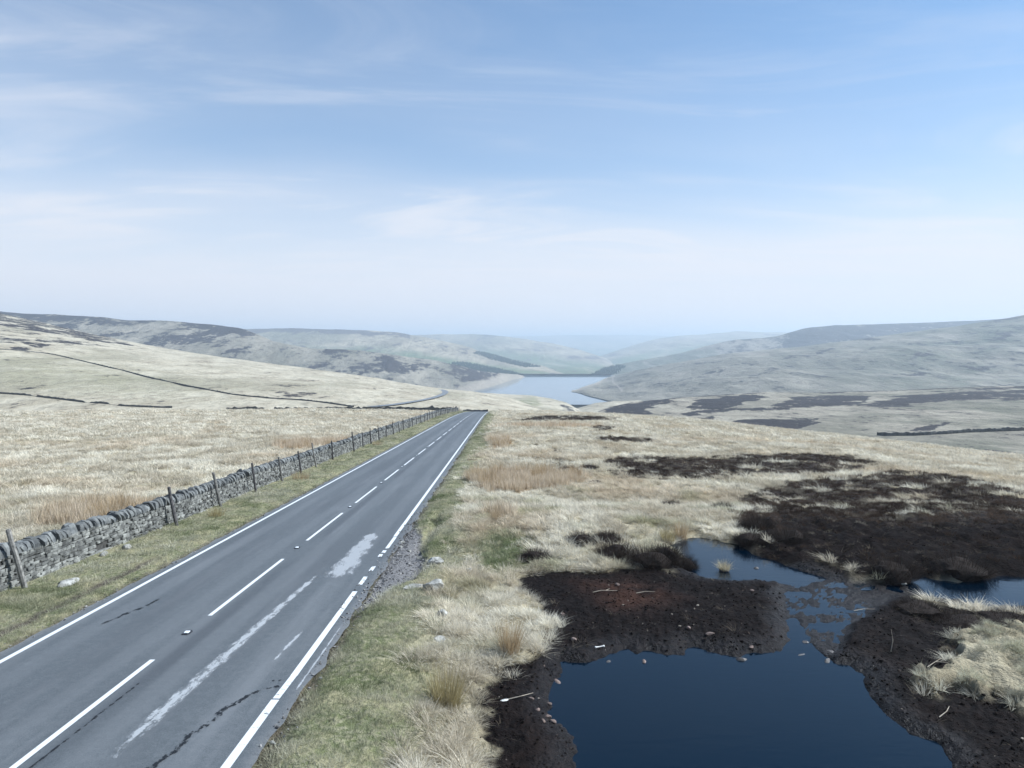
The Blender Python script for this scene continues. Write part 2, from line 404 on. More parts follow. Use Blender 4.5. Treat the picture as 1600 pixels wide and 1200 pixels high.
n.l(n.math('SUBTRACT', 0.95, n.math('MULTIPLY', wet, n.math('ADD', 0.25, n.math('MULTIPLY', nC, .5)))), b.inputs['Roughness'])
n.l(n.math('ADD', 0.06, n.math('MULTIPLY', wet, 0.10)), b.inputs['Specular IOR Level'])
hgt = n.math('ADD', n.math('MULTIPLY', nC, 0.7), n.math('ADD', n.math('MULTIPLY', nD, 0.18), n.math('MULTIPLY', nB, 1.2)))
bump(n, b, hgt, 0.85, 0.20)

def hill_mat(name, straw, straw2, green, heath, lam):
    m, n, b, _ = mat(name)
    P = n.n('ShaderNodeNewGeometry').outputs['Position']
    Ps = n.vscale(P, (1.0, 0.45, 1.3), (0, 0, 0.35))
    a = n.attr('cov'); s = n.n('ShaderNodeSeparateColor'); n.l(a.outputs['Color'], s.inputs[0])
    nb = n.noise(Ps, 1 / lam, 6, 0.62, 0.3); ns = n.noise(n.vscale(P, (1.0, 0.6, 1.2)), 4.5 / lam, 6, 0.72); nl = n.noise(Ps, 0.22 / lam, 4, 0.55)
    col = n.mix(n.ramp(nb, 0.36, 0.64), straw, straw2)
    col = n.mix(n.math('MULTIPLY', n.ramp(nl, 0.48, 0.64), 0.6), col, tuple(0.5 * (x + y) * 0.8 for x, y in zip(straw2, green)))
    gm = n.math('MULTIPLY', s.outputs[1], n.ramp(nb, 0.2, 0.6))
    col = n.mix(gm, col, green)
    hm = n.ramp(n.math('ADD', s.outputs[0], n.math('ADD', n.math('MULTIPLY', n.math('SUBTRACT', nb, 0.5), 2.6), n.math('MULTIPLY', n.math('SUBTRACT', ns, 0.5), 2.4))), 0.42, 0.58)
    col = n.mix(hm, col, n.mix(ns, heath, tuple(x * 1.7 for x in heath)))
    col = n.mix(n.math('MULTIPLY', n.math('MULTIPLY', n.ramp(ns, 0.45, 0.70), 0.75), n.math('SUBTRACT', 1.0, hm)), col, tuple(x * 0.50 for x in straw2))
    pm = s.outputs[2]
    col = n.mix(pm, col, n.mix(ns, (0.28, 0.235, 0.19), (0.42, 0.36, 0.30)))
    n.l(col, b.inputs['Base Color'])
    bump(n, b, n.math('ADD', nb, n.math('MULTIPLY', ns, 0.5)), 0.9, lam * 0.16)
    return m
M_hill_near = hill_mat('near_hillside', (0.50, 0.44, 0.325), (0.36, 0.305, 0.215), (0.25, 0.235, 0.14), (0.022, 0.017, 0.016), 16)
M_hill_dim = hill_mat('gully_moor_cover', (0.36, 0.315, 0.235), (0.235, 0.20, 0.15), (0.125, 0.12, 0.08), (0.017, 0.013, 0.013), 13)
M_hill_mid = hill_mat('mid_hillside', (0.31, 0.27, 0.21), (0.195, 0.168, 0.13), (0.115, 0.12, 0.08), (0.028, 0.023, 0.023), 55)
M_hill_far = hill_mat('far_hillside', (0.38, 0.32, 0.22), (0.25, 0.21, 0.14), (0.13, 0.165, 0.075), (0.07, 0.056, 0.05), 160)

def plain(name, c0, c1, scale, rough=0.9, bs=0.4, bd=0.02, per_obj=0.0, spec=0.25):
    m, n, b, _ = mat(name)
    tcn = n.n('ShaderNodeTexCoord'); P = n.n('ShaderNodeNewGeometry').outputs['Position']
    nz = n.noise(P, scale, 5, 0.62); nf = n.noise(P, scale * 6, 3, 0.6)
    col = n.mix(n.ramp(nz, 0.32, 0.68), c0, c1)
    col = n.mix(n.math('MULTIPLY', n.ramp(nf, 0.5, 0.7), 0.35), col, tuple(x * 0.55 for x in c0))
    if per_obj:
        ri = n.n('ShaderNodeObjectInfo').outputs['Random']; at_ = n.attr('tone')
        k = n.math('ADD', 1 - per_obj / 2, n.math('MULTIPLY', n.math('FRACT', n.math('ADD', ri, at_.outputs['Fac'])), per_obj))
        cc = n.n('ShaderNodeCombineXYZ')
        for i in range(3): n.l(k, cc.inputs[i])
        col = n.mix(1.0, col, cc.outputs[0], 'MULTIPLY')
    n.l(col, b.inputs['Base Color']); b.inputs['Roughness'].default_value = rough; b.inputs['Specular IOR Level'].default_value = spec
    bump(n, b, n.math('ADD', nz, n.math('MULTIPLY', nf, 0.4)), bs, bd)
    return m
M_wall = plain('gritstone', (0.085, 0.083, 0.075), (0.23, 0.225, 0.20), 4.0, 0.92, 0.8, 0.03, 0.95)
M_cope = plain('coping_gritstone', (0.085, 0.087, 0.085), (0.19, 0.19, 0.178), 3.0, 0.9, 0.6, 0.03, 0.6)
M_core = plain('wall_hearting', (0.035, 0.033, 0.030), (0.075, 0.07, 0.062), 6.0, 0.95, 0.6, 0.04)
M_farwall = plain('far_walling', (0.060, 0.058, 0.055), (0.13, 0.125, 0.115), 1.2, 0.95, 0.8, 0.1)
M_boulder = plain('pale_gritstone', (0.20, 0.19, 0.165), (0.47, 0.45, 0.40), 7.0, 0.92, 0.9, 0.05)
M_redstone = plain('reddish_stone', (0.115, 0.082, 0.066), (0.21, 0.155, 0.128), 8.0, 0.75, 0.5, 0.02, 0.5)
M_dark = plain('wet_dark_stone', (0.045, 0.038, 0.034), (0.10, 0.085, 0.072), 8.0, 0.6, 0.6, 0.02, 0.4, 0.5)
M_white = plain('bleached_wood', (0.60, 0.57, 0.52), (0.78, 0.76, 0.72), 20.0, 0.8, 0.3, 0.01)
M_twig = plain('dry_twig', (0.34, 0.28, 0.20), (0.52, 0.45, 0.36), 20.0, 0.85, 0.3, 0.01)
M_post = plain('weathered_post', (0.10, 0.095, 0.085), (0.23, 0.215, 0.19), 9.0, 0.9, 0.6, 0.015, 0.5)
M_darkpost = plain('dark_post', (0.045, 0.043, 0.042), (0.11, 0.10, 0.095), 9.0, 0.9, 0.6, 0.015, 0.5)
M_dam = plain('dam_masonry', (0.075, 0.073, 0.068), (0.13, 0.125, 0.115), 0.08, 0.9, 0.3, 0.5)
M_conifer = plain('conifer_foliage', (0.012, 0.026, 0.013), (0.030, 0.052, 0.024), 0.1, 0.95, 0.3, 0.5)
M_stud = plain('stud_metal', (0.02, 0.022, 0.026), (0.05, 0.05, 0.055), 12.0, 0.5, 0.2, 0.005)
M_studlens = plain('stud_reflector', (0.75, 0.77, 0.78), (0.85, 0.86, 0.86), 20.0, 0.3, 0.1, 0.002, 0, 0.5)

# asphalt: u across, v along the road in metres
M_road, n, b, _ = mat('asphalt')
uvn = n.n('ShaderNodeUVMap').outputs[0]; suv = n.n('ShaderNodeSeparateXYZ'); n.l(uvn, suv.inputs[0])
P = n.n('ShaderNodeNewGeometry').outputs['Position']
nf = n.noise(P, 42, 4, 0.85); ng = n.noise(P, 6, 6, 0.8); nm = n.noise(n.vscale(uvn, (1.4, 0.10, 1)), 1.0, 5, 0.65); nl = n.noise(n.vscale(uvn, (0.5, 0.06, 1)), 1.0, 3, 0.5)
col = n.mix(n.ramp(nf, 0.3, 0.72), (0.046, 0.052, 0.055), (0.122, 0.130, 0.134))
col = n.mix(n.math('MULTIPLY', n.ramp(ng, 0.42, 0.68), 0.30), col, (0.17, 0.172, 0.173))
col = n.mix(n.math('MULTIPLY', n.ramp(nm, 0.46, 0.68), 0.50), col, (0.155, 0.158, 0.160))
col = n.mix(n.math('MULTIPLY', n.ramp(nl, 0.48, 0.65), 0.32), col, (0.062, 0.066, 0.070))
def band(u0, w):   # soft strip along the road at u0
    return n.ramp(n.math('ABSOLUTE', n.math('SUBTRACT', suv.outputs[0], u0)), w, w * 0.3)
oil = n.math('MULTIPLY', n.math('ADD', band(-9.0, 0.42), band(-5.85, 0.42)), n.ramp(nm, 0.35, 0.6))
col = n.mix(n.math('MULTIPLY', oil, 0.25), col, (0.055, 0.058, 0.062))
seam = n.math('MULTIPLY', band(-7.05, 0.30), n.ramp(nm, 0.40, 0.56))
col = n.mix(n.math('MULTIPLY', seam, 0.5), col, (0.042, 0.045, 0.050))
wht = n.math('ADD', band(-9.85, 0.4), n.math('ADD', band(-8.15, 0.35), n.math('ADD', band(-6.6, 0.4), band(-5.0, 0.4))))
col = n.mix(n.math('MULTIPLY', wht, 0.25), col, (0.17, 0.173, 0.175))
edgem = n.math('ADD', n.ramp(suv.outputs[0], -4.15, -3.75), n.ramp(suv.outputs[0], -10.75, -11.05), clamp=True)
col = n.mix(n.math('MULTIPLY', edgem, n.math('MULTIPLY', ng, 0.9)), col, (0.20, 0.19, 0.18))
n.l(col, b.inputs['Base Color']); b.inputs['Roughness'].default_value = 0.62; b.inputs['Specular IOR Level'].default_value = 0.5
bump(n, b, n.math('ADD', nf, n.math('MULTIPLY', ng, 0.6)), 0.6, 0.012)

def stain(name, c, lo, hi, su, sv, maxa, rough=0.75):
    """a worn mark on the road: paint or tar broken up by wear; attribute 'fade' thins it towards its own edges"""
    m, n, b, out = mat(name)
    uvn = n.n('ShaderNodeUVMap').outputs[0]
    nz = n.noise(n.vscale(uvn, (su, sv, 1)), 1.0, 6, 0.68); nq = n.noise(uvn, 26, 3, 0.7)
    fd = n.attr('fade').outputs['Fac']
    a = n.ramp(n.math('ADD', n.math('ADD', n.math('MULTIPLY', nz, 0.75), n.math('MULTIPLY', nq, 0.25)), n.math('MULTIPLY', n.math('SUBTRACT', fd, 1.0), 0.5)), lo, hi)
    a = n.math('MULTIPLY', a, maxa)
    col = n.mix(nq, tuple(x * 0.82 for x in c), c)
    n.l(col, b.inputs['Base Color']); b.inputs['Roughness'].default_value = rough
    n.l(a, b.inputs['Alpha'])
    return m
M_line = stain('road_paint', (0.74, 0.74, 0.725), 0.315, 0.40, 9, 4.0, 0.95, 0.6)
M_worn = stain('worn_road_paint', (0.72, 0.72, 0.705), 0.36, 0.43, 3, 7, 0.95, 0.6)
M_scuff = stain('pale_scuff', (0.50, 0.505, 0.505), 0.33, 0.50, 7.0, 2.2, 0.72)
M_scuff2 = stain('pale_worn_patch', (0.42, 0.425, 0.43), 0.31, 0.45, 4.2, 1.1, 0.78)
M_tar = stain('fresh_tar', (0.014, 0.015, 0.017), 0.475, 0.495, 8, 5, 0.95, 0.55)

# water
def water_mat(name, base, scale, strength, dist, rough=0.02, spec=0.5, tint=(1, 1, 1)):
    m, n, b, _ = mat(name)
    P = n.n('ShaderNodeNewGeometry').outputs['Position']
    b.inputs['Base Color'].default_value = (*base, 1); b.inputs['Roughness'].default_value = rough
    b.inputs['IOR'].default_value = 1.333; b.inputs['Specular IOR Level'].default_value = spec; b.inputs['Specular Tint'].default_value = (*tint, 1)
    w = n.noise(n.vscale(P, (1.0, 2.6, 1), (0, 0, 0.25)), scale, 3, 0.55, 0.4)
    bump(n, b, w, strength, dist)
    return m
M_pool = water_mat('peaty_water', (0.0003, 0.004, 0.010), 3.0, 0.30, 0.014, 0.02, 0.6, (0.62, 0.92, 1.0))
M_lake = water_mat('reservoir_water', (0.05, 0.10, 0.135), 0.12, 0.15, 0.15, 0.08)

def blade_mat(name, trans):
    m = bpy.data.materials.new(name); m.use_nodes = True; n = NT(m.node_tree)
    out = n.n('ShaderNodeOutputMaterial')
    t = n.attr('tint', 'INSTANCER').outputs['Color']; k = n.attr('tone').outputs['Fac']
    cc = n.n('ShaderNodeCombineXYZ')
    for i in range(3): n.l(k, cc.inputs[i])
    col = n.mix(1.0, t, cc.outputs[0], 'MULTIPLY')
    d = n.n('ShaderNodeBsdfDiffuse'); tr = n.n('ShaderNodeBsdfTranslucent'); mx = n.n('ShaderNodeMixShader')
    n.l(col, d.inputs[0]); n.l(col, tr.inputs[0]); mx.inputs[0].default_value = trans
    n.l(d.outputs[0], mx.inputs[1]); n.l(tr.outputs[0], mx.inputs[2]); n.l(mx.outputs[0], out.inputs[0])
    return m
M_blade = blade_mat('grass_blade', 0.34)
def solid_blade(name, c, trans=0.3):
    m = bpy.data.materials.new(name); m.use_nodes = True; n = NT(m.node_tree)
    out = n.n('ShaderNodeOutputMaterial'); k = n.attr('tone').outputs['Fac']
    cc = n.n('ShaderNodeCombineXYZ')
    for i in range(3): n.l(k, cc.inputs[i])
    col = n.mix(1.0, c, cc.outputs[0], 'MULTIPLY')
    d = n.n('ShaderNodeBsdfDiffuse'); tr = n.n('ShaderNodeBsdfTranslucent'); mx = n.n('ShaderNodeMixShader')
    n.l(col, d.inputs[0]); n.l(col, tr.inputs[0]); mx.inputs[0].default_value = trans
    n.l(d.outputs[0], mx.inputs[1]); n.l(tr.outputs[0], mx.inputs[2]); n.l(mx.outputs[0], out.inputs[0])
    return m
M_rush = solid_blade('rush_stem', (0.47, 0.355, 0.215)); M_rushg = solid_blade('rush_stem_greenish', (0.38, 0.315, 0.16))
M_core2 = plain('heather_core', (0.018, 0.014, 0.012), (0.045, 0.035, 0.029), 18.0, 0.95, 0.8, 0.04, 0, 0.05)
M_hth = solid_blade('heather_twig', (0.055, 0.043, 0.036), 0.12); M_straw = solid_blade('dead_grass', (0.52, 0.45, 0.30))

# ------------------------------------------------------------------ moor: one ground sheet
AZ = np.radians(np.linspace(-56, 56, 780))
RR = np.concatenate([np.geomspace(6.0, 60, 310), np.geomspace(60.4, 420, 190), np.geomspace(430, 15000, 40)])
rr, aa = np.meshgrid(RR, AZ, indexing='ij')
gx, gy = (rr * np.sin(aa)).ravel(), (rr * np.cos(aa)).ravel()
cv = cover(gx, gy); gz = G(gx, gy, cv)
wetv = cv['peat'] * (1 - smooth(0.05, 0.8, pools_d(gx, gy)) * .8) + cv['mud']
one = np.ones_like(gx)
heath_bare = cv['heath'] * cv['bare']
me = mk('moor', np.stack([gx, gy, gz], -1), grid_quads(len(RR), len(AZ)), mat=M_ground, smoothf=True, attrs={
    'cov_a': np.stack([cv['green'], np.clip(np.maximum(np.maximum(cv['peat'], cv['mud']), heath_bare), 0, 1), cv['heath'], one], -1),
    'cov_b': np.stack([cv['gravel'], cv['red'] * cv['peat'], cv['rush'], one], -1),
    'soil': cv['soil'] * (1 - cv['gravel']), 'wet': np.clip(wetv, 0, 1)})
tag(obj('moor', me), kind='structure')

# pools
def sheet(name, poly, z, m, kind='structure'):
    import bmesh
    bm = bmesh.new(); f = bm.faces.new([bm.verts.new((x, y, z)) for x, y in poly]); bmesh.ops.triangulate(bm, faces=[f])
    me = bpy.data.meshes.new(name); bm.to_mesh(me); bm.free(); me.materials.append(m)
    if me.polygons[0].normal.z < 0: me.flip_normals()
    return tag(obj(name, me), kind=kind)
sheet('pool_water', [(-0.6, 7.5), (12.5, 7.5), (12.5, 12.5), (9.6, 20.7), (-0.6, 20.7)], ZW, M_pool)
sheet('far_pool_water', [(4.0, 20.7), (11.1, 20.7), (11.1, 28.5), (4.0, 28.5)], ZW, M_pool)
sheet('side_pool_water', [(11.1, 19.0), (24.0, 19.0), (24.0, 23.6), (11.1, 23.6)], ZW, M_pool)

# ------------------------------------------------------------------ road
ys = np.concatenate([np.arange(3, 60, 0.25), np.arange(60, 300, 1.0)])
us = np.linspace(E_L, E_R, 25)
yy, uu = np.meshgrid(ys, us, indexing='ij')
uj = uu.copy()
uj[:, 0] += 0.16 * fbm(ys * 0.9, ys * 0 + 2.2, 4, 5); uj[:, -1] += 0.22 * fbm(ys * 0.8, ys * 0 + 7.7, 4, 6)
road_z = Rz(yy) + 0.03 * (1 - ((uu - U_C) / 3.6) ** 2)
me = mk('road', np.stack([X(uj, yy), yy, road_z], -1).reshape(-1, 3), grid_quads(*yy.shape), mat=M_road, smoothf=True, uv=np.stack([uj, yy], -1).reshape(-1, 2))
road = tag(obj('road', me), kind='structure')
def Rs(u, y): return Rz(y) + 0.03 * (1 - ((u - U_C) / 3.6) ** 2)
def ribbon(name, cl, w, m, lift=0.004, fade_edge=True, nw=5, ends=True, wob=0.0, seed=0):
    """a flat mark on the asphalt along CL = [(u,y)..], W metres wide (or a list of widths)"""
    cl = np.array(cl, float); s = np.concatenate([[0], np.cumsum(np.hypot(*np.diff(cl, axis=0).T))])
    w = np.broadcast_to(np.asarray(w, float), (len(cl),))
    k = max(2, int(s[-1] / 0.12) + 1) if s[-1] < 60 else int(s[-1])
    t = np.linspace(0, s[-1], k)
    cu, cy, cw = np.interp(t, s, cl[:, 0]), np.interp(t, s, cl[:, 1]), np.interp(t, s, w)
    du, dy = np.gradient(cu), np.gradient(cy); L = np.hypot(du, dy); nu, ny = dy / L, -du / L
    a = np.linspace(-0.5, 0.5, nw)
    if wob: cw = cw * (1 + wob * fbm(t * 1.2, t * 0 + seed, 3, seed))
    u = cu[:, None] + nu[:, None] * a * cw[:, None]; y = cy[:, None] + ny[:, None] * a * cw[:, None]
    fd = np.ones_like(u)
    if fade_edge:
        fd = (1 - (np.abs(a) * 2) ** 2)[None] * np.ones_like(u)
        if ends: fd = fd * np.minimum(1, np.minimum(t, s[-1] - t) / (0.18 * s[-1]))[:, None]
    me = mk(name, np.stack([X(u, y), y, Rs(u, y) + lift], -1).reshape(-1, 3), grid_quads(*u.shape), mat=m, uv=np.stack([u, y], -1).reshape(-1, 2), attrs={'fade': fd.ravel()})
    if me.polygons[0].normal.z < 0: me.flip_normals()
    return obj(name, me, road)
ribbon('edge_line', [(U_L, 3), (U_L, 300)], 0.13, M_line, fade_edge=False)
ribbon('edge_line', [(U_R, 20.0), (U_R, 14.0)], 0.14, M_line, fade_edge=False)
ribbon('edge_line', [(U_R - .02, 12.9), (U_R - .03, 5)], 0.15, M_worn, fade_edge=False)
ribbon('edge_line', [(U_R, 14.0), (U_R - .02, 12.95)], 0.13, M_worn, fade_edge=False)
ribbon('edge_line', [(U_R, 27.6), (U_R, 300)], 0.14, M_line, fade_edge=False)
for y0, y1, du in ((20.7, 21.6, 0), (22.3, 22.9, .02), (24.2, 24.6, -.03), (24.8, 25.2, .0), (25.5, 27.5, .02)):
    ribbon('edge_line', [(U_R + du, y0), (U_R + du, y1)], 0.13, M_worn, fade_edge=False)
for k in range(-1, 30):
    y0 = 17.75 + 9 * k
    ribbon('centre_dash', [(U_C, y0), (U_C, y0 + 6.05)], 0.11, M_line, fade_edge=False)
# pale scuffed wheel tracks and fresh tar in the near lane
ribbon('scuff_mark', [(-6.15, 9.0), (-6.1, 12.0), (-6.0, 15.0), (-5.9, 18.0), (-5.75, 21.5), (-5.7, 23.5)], [.55, .5, .55, .45, .34, .2], M_scuff, 0.008, wob=0.35, seed=3)
ribbon('scuff_mark', [(-5.10, 20.45), (-5.12, 22.5), (-5.13, 25), (-5.15, 27.2), (-5.17, 29.2)], [1.6, 1.45, 1.25, .95, .6], M_scuff2, 0.006, wob=0.25, seed=4, nw=11)
ribbon('scuff_mark', [(-4.88, 14.5), (-4.8, 16.2), (-4.72, 17)], [.15, .2, .1], M_scuff, 0.006, wob=0.3, seed=6)
ribbon('scuff_mark', [(-3.98, 12.4), (-3.95, 15.0), (-3.93, 17.8)], [.08, .1, .06], M_scuff, 0.006, wob=0.3, seed=7)
ribbon('tar_crack', [(-5.46, 9.6), (-5.34, 10.1), (-5.36, 10.5), (-5.2, 11.0), (-5.22, 11.5), (-5.05, 12.0), (-5.02, 12.5), (-4.84, 12.85), (-4.8, 13.1), (-4.58, 13.35), (-4.35, 13.5)], [.36, .3, .4, .3, .42, .3, .4, .3, .26, .2, .26], M_tar, 0.009, ends=False, nw=7, wob=.5, seed=2)
ribbon('tar_crack', [(-4.3, 13.9), (-4.42, 13.75), (-4.7, 13.75)], [.14, .16, .12], M_tar, 0.0095, nw=7)
ribbon('tar_crack', [(-10.1, 16.6), (-9.8, 17.3), (-9.72, 17.8), (-9.5, 18.5), (-9.46, 19.1), (-9.25, 20)], [.2, .3, .34, .36, .3, .2], M_tar, 0.007, nw=7)
ribbon('tar_crack', [(-7.2, 9.5), (-7.15, 12), (-7.1, 14.5)], [.1, .14, .1], M_tar, 0.007, nw=7)
# reflecting road studs in the gaps
for k in range(0, 9):
    y0 = 16.45 + 9 * k
    sv, sf, st = box_mesh('road_stud', 0.17, 0.26, 0.036, 0.02, 3 + k, M_stud, 0.25)
    o = obj('road_stud', mk('road_stud', sv, sf, st, M_stud), road, (X(U_C, y0), y0, float(Rs(U_C, y0)) + 0.012))
    sv, sf, st = box_mesh('reflector', 0.11, 0.13, 0.03, 0.02, 9 + k, M_studlens, 0.25)
    obj('reflector', mk('reflector', sv, sf, st, M_studlens), o, (0, -0.005, 0.016))

# ------------------------------------------------------------------ hills, reservoir, dam
ZL = -90.0
def Dw(py): return float(at_level(np.array([800.0]), np.array([float(py)]), ZL)[0, 1])
def in_poly(x, y, poly, wob):
    return 1 - smooth(-wob, wob, sdf(x, y, np.array(poly, float)))
def sm(xs, px, vals):
    v = np.interp(xs, px, vals); k = 9; ker = np.hanning(k + 2)[1:-1]; ker /= ker.sum()
    return np.convolve(np.pad(v, k // 2, mode='edge'), ker, 'valid')
def hill(name, cols, m, na=240, nt=90, curve=0.0, relief=0.012, lam=None, cov=None, back=0.35, seed=1, bend=0.0):
    """a hillside from its foot to its skyline and over the back.
    COLS: (bearing px, skyline py, skyline distance, foot py, foot distance)"""
    c = np.array(cols, float); xs = np.linspace(c[0, 0], c[-1, 0], na)
    pt, Dt, pb, Db = (sm(xs, c[:, 0], c[:, k]) for k in (1, 2, 3, 4))
    top = at(xs, pt, Dt); bot = at(xs, pb, Db)
    t = np.concatenate([np.linspace(0, 1, nt), 1 + np.linspace(0.04, 1, 14) ** 1.3 * back])
    tt = t[:, None]
    x = bot[:, 0] + (top[:, 0] - bot[:, 0]) * tt; y = bot[:, 1] + (top[:, 1] - bot[:, 1]) * tt
    g = np.where(tt <= 1, tt + curve * np.sin(np.pi * np.minimum(tt, 1)) , 1 - (tt - 1) * 0.25 - 1.1 * (tt - 1) ** 2)
    hgt = np.maximum(top[:, 2] - bot[:, 2], 12)
    los = np.minimum((top[:, 2] - CAMH) / top[:, 1], 0)
    z = np.where(tt <= 1, bot[:, 2] + (top[:, 2] - bot[:, 2]) * g, top[:, 2] + los * (y - top[:, 1]) - hgt * (1 - g))
    lam = lam or float(np.mean(Dt)) * 0.10
    env = np.sin(np.pi * np.clip(tt, 0, 1)) ** 1.1 * (tt < 1)
    amp = np.minimum(relief * Dt, 0.22 * np.abs(top[:, 2] - bot[:, 2]) + 0.3)[None]
    q = 0.35
    z = z + env * amp * (fbm((x * math.cos(q) + y * math.sin(q)) / lam, (y * math.cos(q) - x * math.sin(q)) / lam * 0.45, 4, seed, 0.5)
                         - 0.5 * np.abs(fbm(x / lam * 2.3, y / lam * 0.9, 3, seed + 20)))
    z = z + (1 - env) * 0.0010 * Dt[None] * fbm(x / lam * 3, y / lam * 3, 3, seed + 40) * (tt > 0.5)
    px = np.broadcast_to(xs, x.shape); T = np.broadcast_to(tt, x.shape)
    # bearings of the real points, for the patches of cover
    fy = y * math.cos(PITCH) - (z - CAMH) * math.sin(PITCH); py = 600 - F * (y * math.sin(PITCH) + (z - CAMH) * math.cos(PITCH)) / fy
    h, gr, pa = cov(px, py, T, x, y) if cov else (np.zeros_like(x),) * 3
    me = mk(name, np.stack([x, y, z], -1).reshape(-1, 3), grid_quads(*x.shape), mat=m, smoothf=True,
            attrs={'cov': np.clip(np.stack([h, gr, pa, np.ones_like(x)], -1), 0, 1).reshape(-1, 4)})
    if me.polygons[0].normal.z < 0: me.flip_normals()
    o = tag(obj(name, me), kind='structure')
    def surf(qx, D):
        """height of this hillside at bearing qx, distance D"""
        i = int(np.argmin(np.abs(xs - qx))); return at(qx, 600, D)[0], float(np.interp(D, y[:nt, i], z[:nt, i]))
    o_info[name] = (xs, x, y, z, py, nt)
    return o
o_info = {}
def on_hill(name, qx, qy):
    """the point of a hillside on the sight line (qx,qy)"""
    xs, x, y, z, py, nt = o_info[name]; i = int(np.argmin(np.abs(xs - qx)))
    p = py[:nt, i]; k = np.argmin(np.abs(p - qy))
    return np.array([x[k, i], y[k, i], z[k, i]])

def nzc(x, y, l, s, o=4): return fbm(x / l, y / l, o, s)
# A: pale slope to the left of the road
def covA(px, py, T, x, y):
    q = 0.25; a = x * math.cos(q) + y * math.sin(q); bb = y * math.cos(q) - x * math.sin(q)
    st = fbm(a / 60, bb / 190, 4, 301)
    top = (1 - smooth(-160, 330, px + 2.5 * (py - 490)))
    h = top * (0.30 + 0.9 * smooth(-0.15, 0.35, st)) * smooth(0.40, 0.70, T) * (1 - smooth(140, 260, px))
    w = 10 * fbm(a / 30, bb / 90, 4, 303)
    for p in ([(-330, 440), (0, 486), (60, 497), (125, 516), (215, 538), (190, 540), (120, 530), (60, 519), (0, 508), (-330, 490)], [(-200, 520), (0, 526), (45, 531), (20, 537), (-200, 530)], [(50, 528), (90, 529), (190, 541), (120, 540), (60, 535)], [(36, 533), (74, 538), (60, 543), (36, 540)], [(10, 541), (40, 543), (30, 546), (5, 545)]):
        h = np.maximum(h, 0.62 * in_poly(px + w * 2, py + w * .3, p, 2.5))
    h = h + 0.55 * smooth(0.36, 0.5, fbm(a / 34, bb / 150, 4, 311)) * smooth(0.1, 0.3, T) * .7
    g = 0.55 * (1 - smooth(0, 90, np.abs(py - 585 - (px - 100) * 0.10) * 2.2)) * (1 - smooth(150, 420, px))
    return h, g, np.zeros_like(x)
hill('near_hillside', [(-330, 455, 900, 664, 225), (-150, 474, 900, 662, 230), (0, 489, 900, 660, 235), (40, 498, 880, 660, 235), (100, 512, 860, 659, 235), (165, 526, 840, 659, 235), (250, 543, 800, 658, 238),
      (320, 554, 780, 657, 240), (430, 569, 760, 656, 242), (560, 586, 720, 656, 245), (640, 600, 690, 656, 248), (690, 607, 680, 657, 250), (740, 612, 680, 659, 255), (790, 620, 660, 662, 262), (850, 640, 600, 668, 270)],
     M_hill_near, 420, 150, 0.04, 0.0028, 90, covA, seed=3)
# B: heathery hill behind it and the spur down to the water
def covB(px, py, T, x, y):
    q = -0.5; a = x * math.cos(q) + y * math.sin(q); bb = y * math.cos(q) - x * math.sin(q)
    st = fbm(a / 110, bb / 330, 4, 321)
    h = (0.34 * smooth(0.35, 0.7, T) + 0.42 * smooth(0.84, 0.95, T)) * (0.45 + 0.75 * smooth(-0.3, 0.3, st)) * (1 - smooth(360, 420, px))
    h = h + smooth(420, 520, px) * (0.22 + 0.5 * smooth(-0.25, 0.35, st)) * (0.6 + .4 * smooth(0.2, .7, T)) + 0.35 * smooth(.1, .4, st) * (px < 460)
    pal = smooth(690, 735, px) * (1 - smooth(3, 12, np.abs(py - np.interp(px, [690, 740, 790, 820], [618, 606, 591, 586]))))
    return h * (1 - pal * .8), 0.25 + 0 * x, pal * 0.45
cB = [(-330, 468, 1700, 640, 1100), (0, 487, 1700, 640, 1100), (25, 489, 1700, 640, 1100), (140, 494, 1720, 640, 1100), (200, 500, 1720, 640, 1100), (260, 501, 1720, 640, 1150), (350, 509, 1720, 640, 1150), (378, 513, 1700, 640, 1200), (402, 522, 1680, 640, 1200),
      (430, 534, 1640, 636, 1250), (480, 544, 1640, 634, 1280), (560, 547, 1680, 630, 1300), (620, 555, 1700, 622, Dw(622)), (680, 563, 1760, 615, Dw(615)), (720, 572, 1800, 612.5, Dw(612.5)), (740, 577, 1830, 611, Dw(611)), (760, 581, 1870, 607, Dw(607)),
      (783, 583, 1920, 600, Dw(600)), (800, 584.5, 2000, 594, Dw(594)), (815, 586, 2120, 590, Dw(590)), (823, 589.5, 2260, 591.5, Dw(590.5))]
hill('heather_spur', cB, M_hill_mid, 380, 120, 0.03, 0.010, 170, covB, seed=5)
# right: knolls before the water, the moor across the gully, the long hillside
def covK(px, py, T, x, y):
    g = in_poly(px, py, [(765, 622), (800, 627), (835, 620), (845, 632), (825, 640), (790, 634)], 6)  # green hollow, its shade painted in with the darker cover
    h = 0.75 * in_poly(px, py, [(875, 632), (890, 634), (905, 641), (895, 646), (880, 640)], 4)
    return h, g * 1.2, np.zeros_like(x)
hill('valley_knoll', [(640, 640, 700, 672, 330), (690, 616, 800, 670, 330), (735, 613, 880, 670, 330), (760, 614, 920, 670, 330), (800, 616.5, 950, 670, 330), (830, 618, 950, 670, 330), (860, 622.5, 930, 672, 330), (885, 629, 880, 675, 330), (905, 640, 820, 680, 330), (920, 652, 760, 690, 330)],
     M_hill_near, 170, 90, 0.03, 0.003, 110, covK, seed=8)
hill('gully_slope', [(870, 652, 780, 690, 420), (890, 641, 820, 690, 420), (905, 637, 860, 690, 420), (930, 630, 900, 690, 430), (960, 626.5, 900, 690, 440), (1000, 626, 900, 690, 450), (1060, 640, 800, 690, 450)], M_hill_near, 120, 60, 0.03, 0.003, 90, None, seed=9)
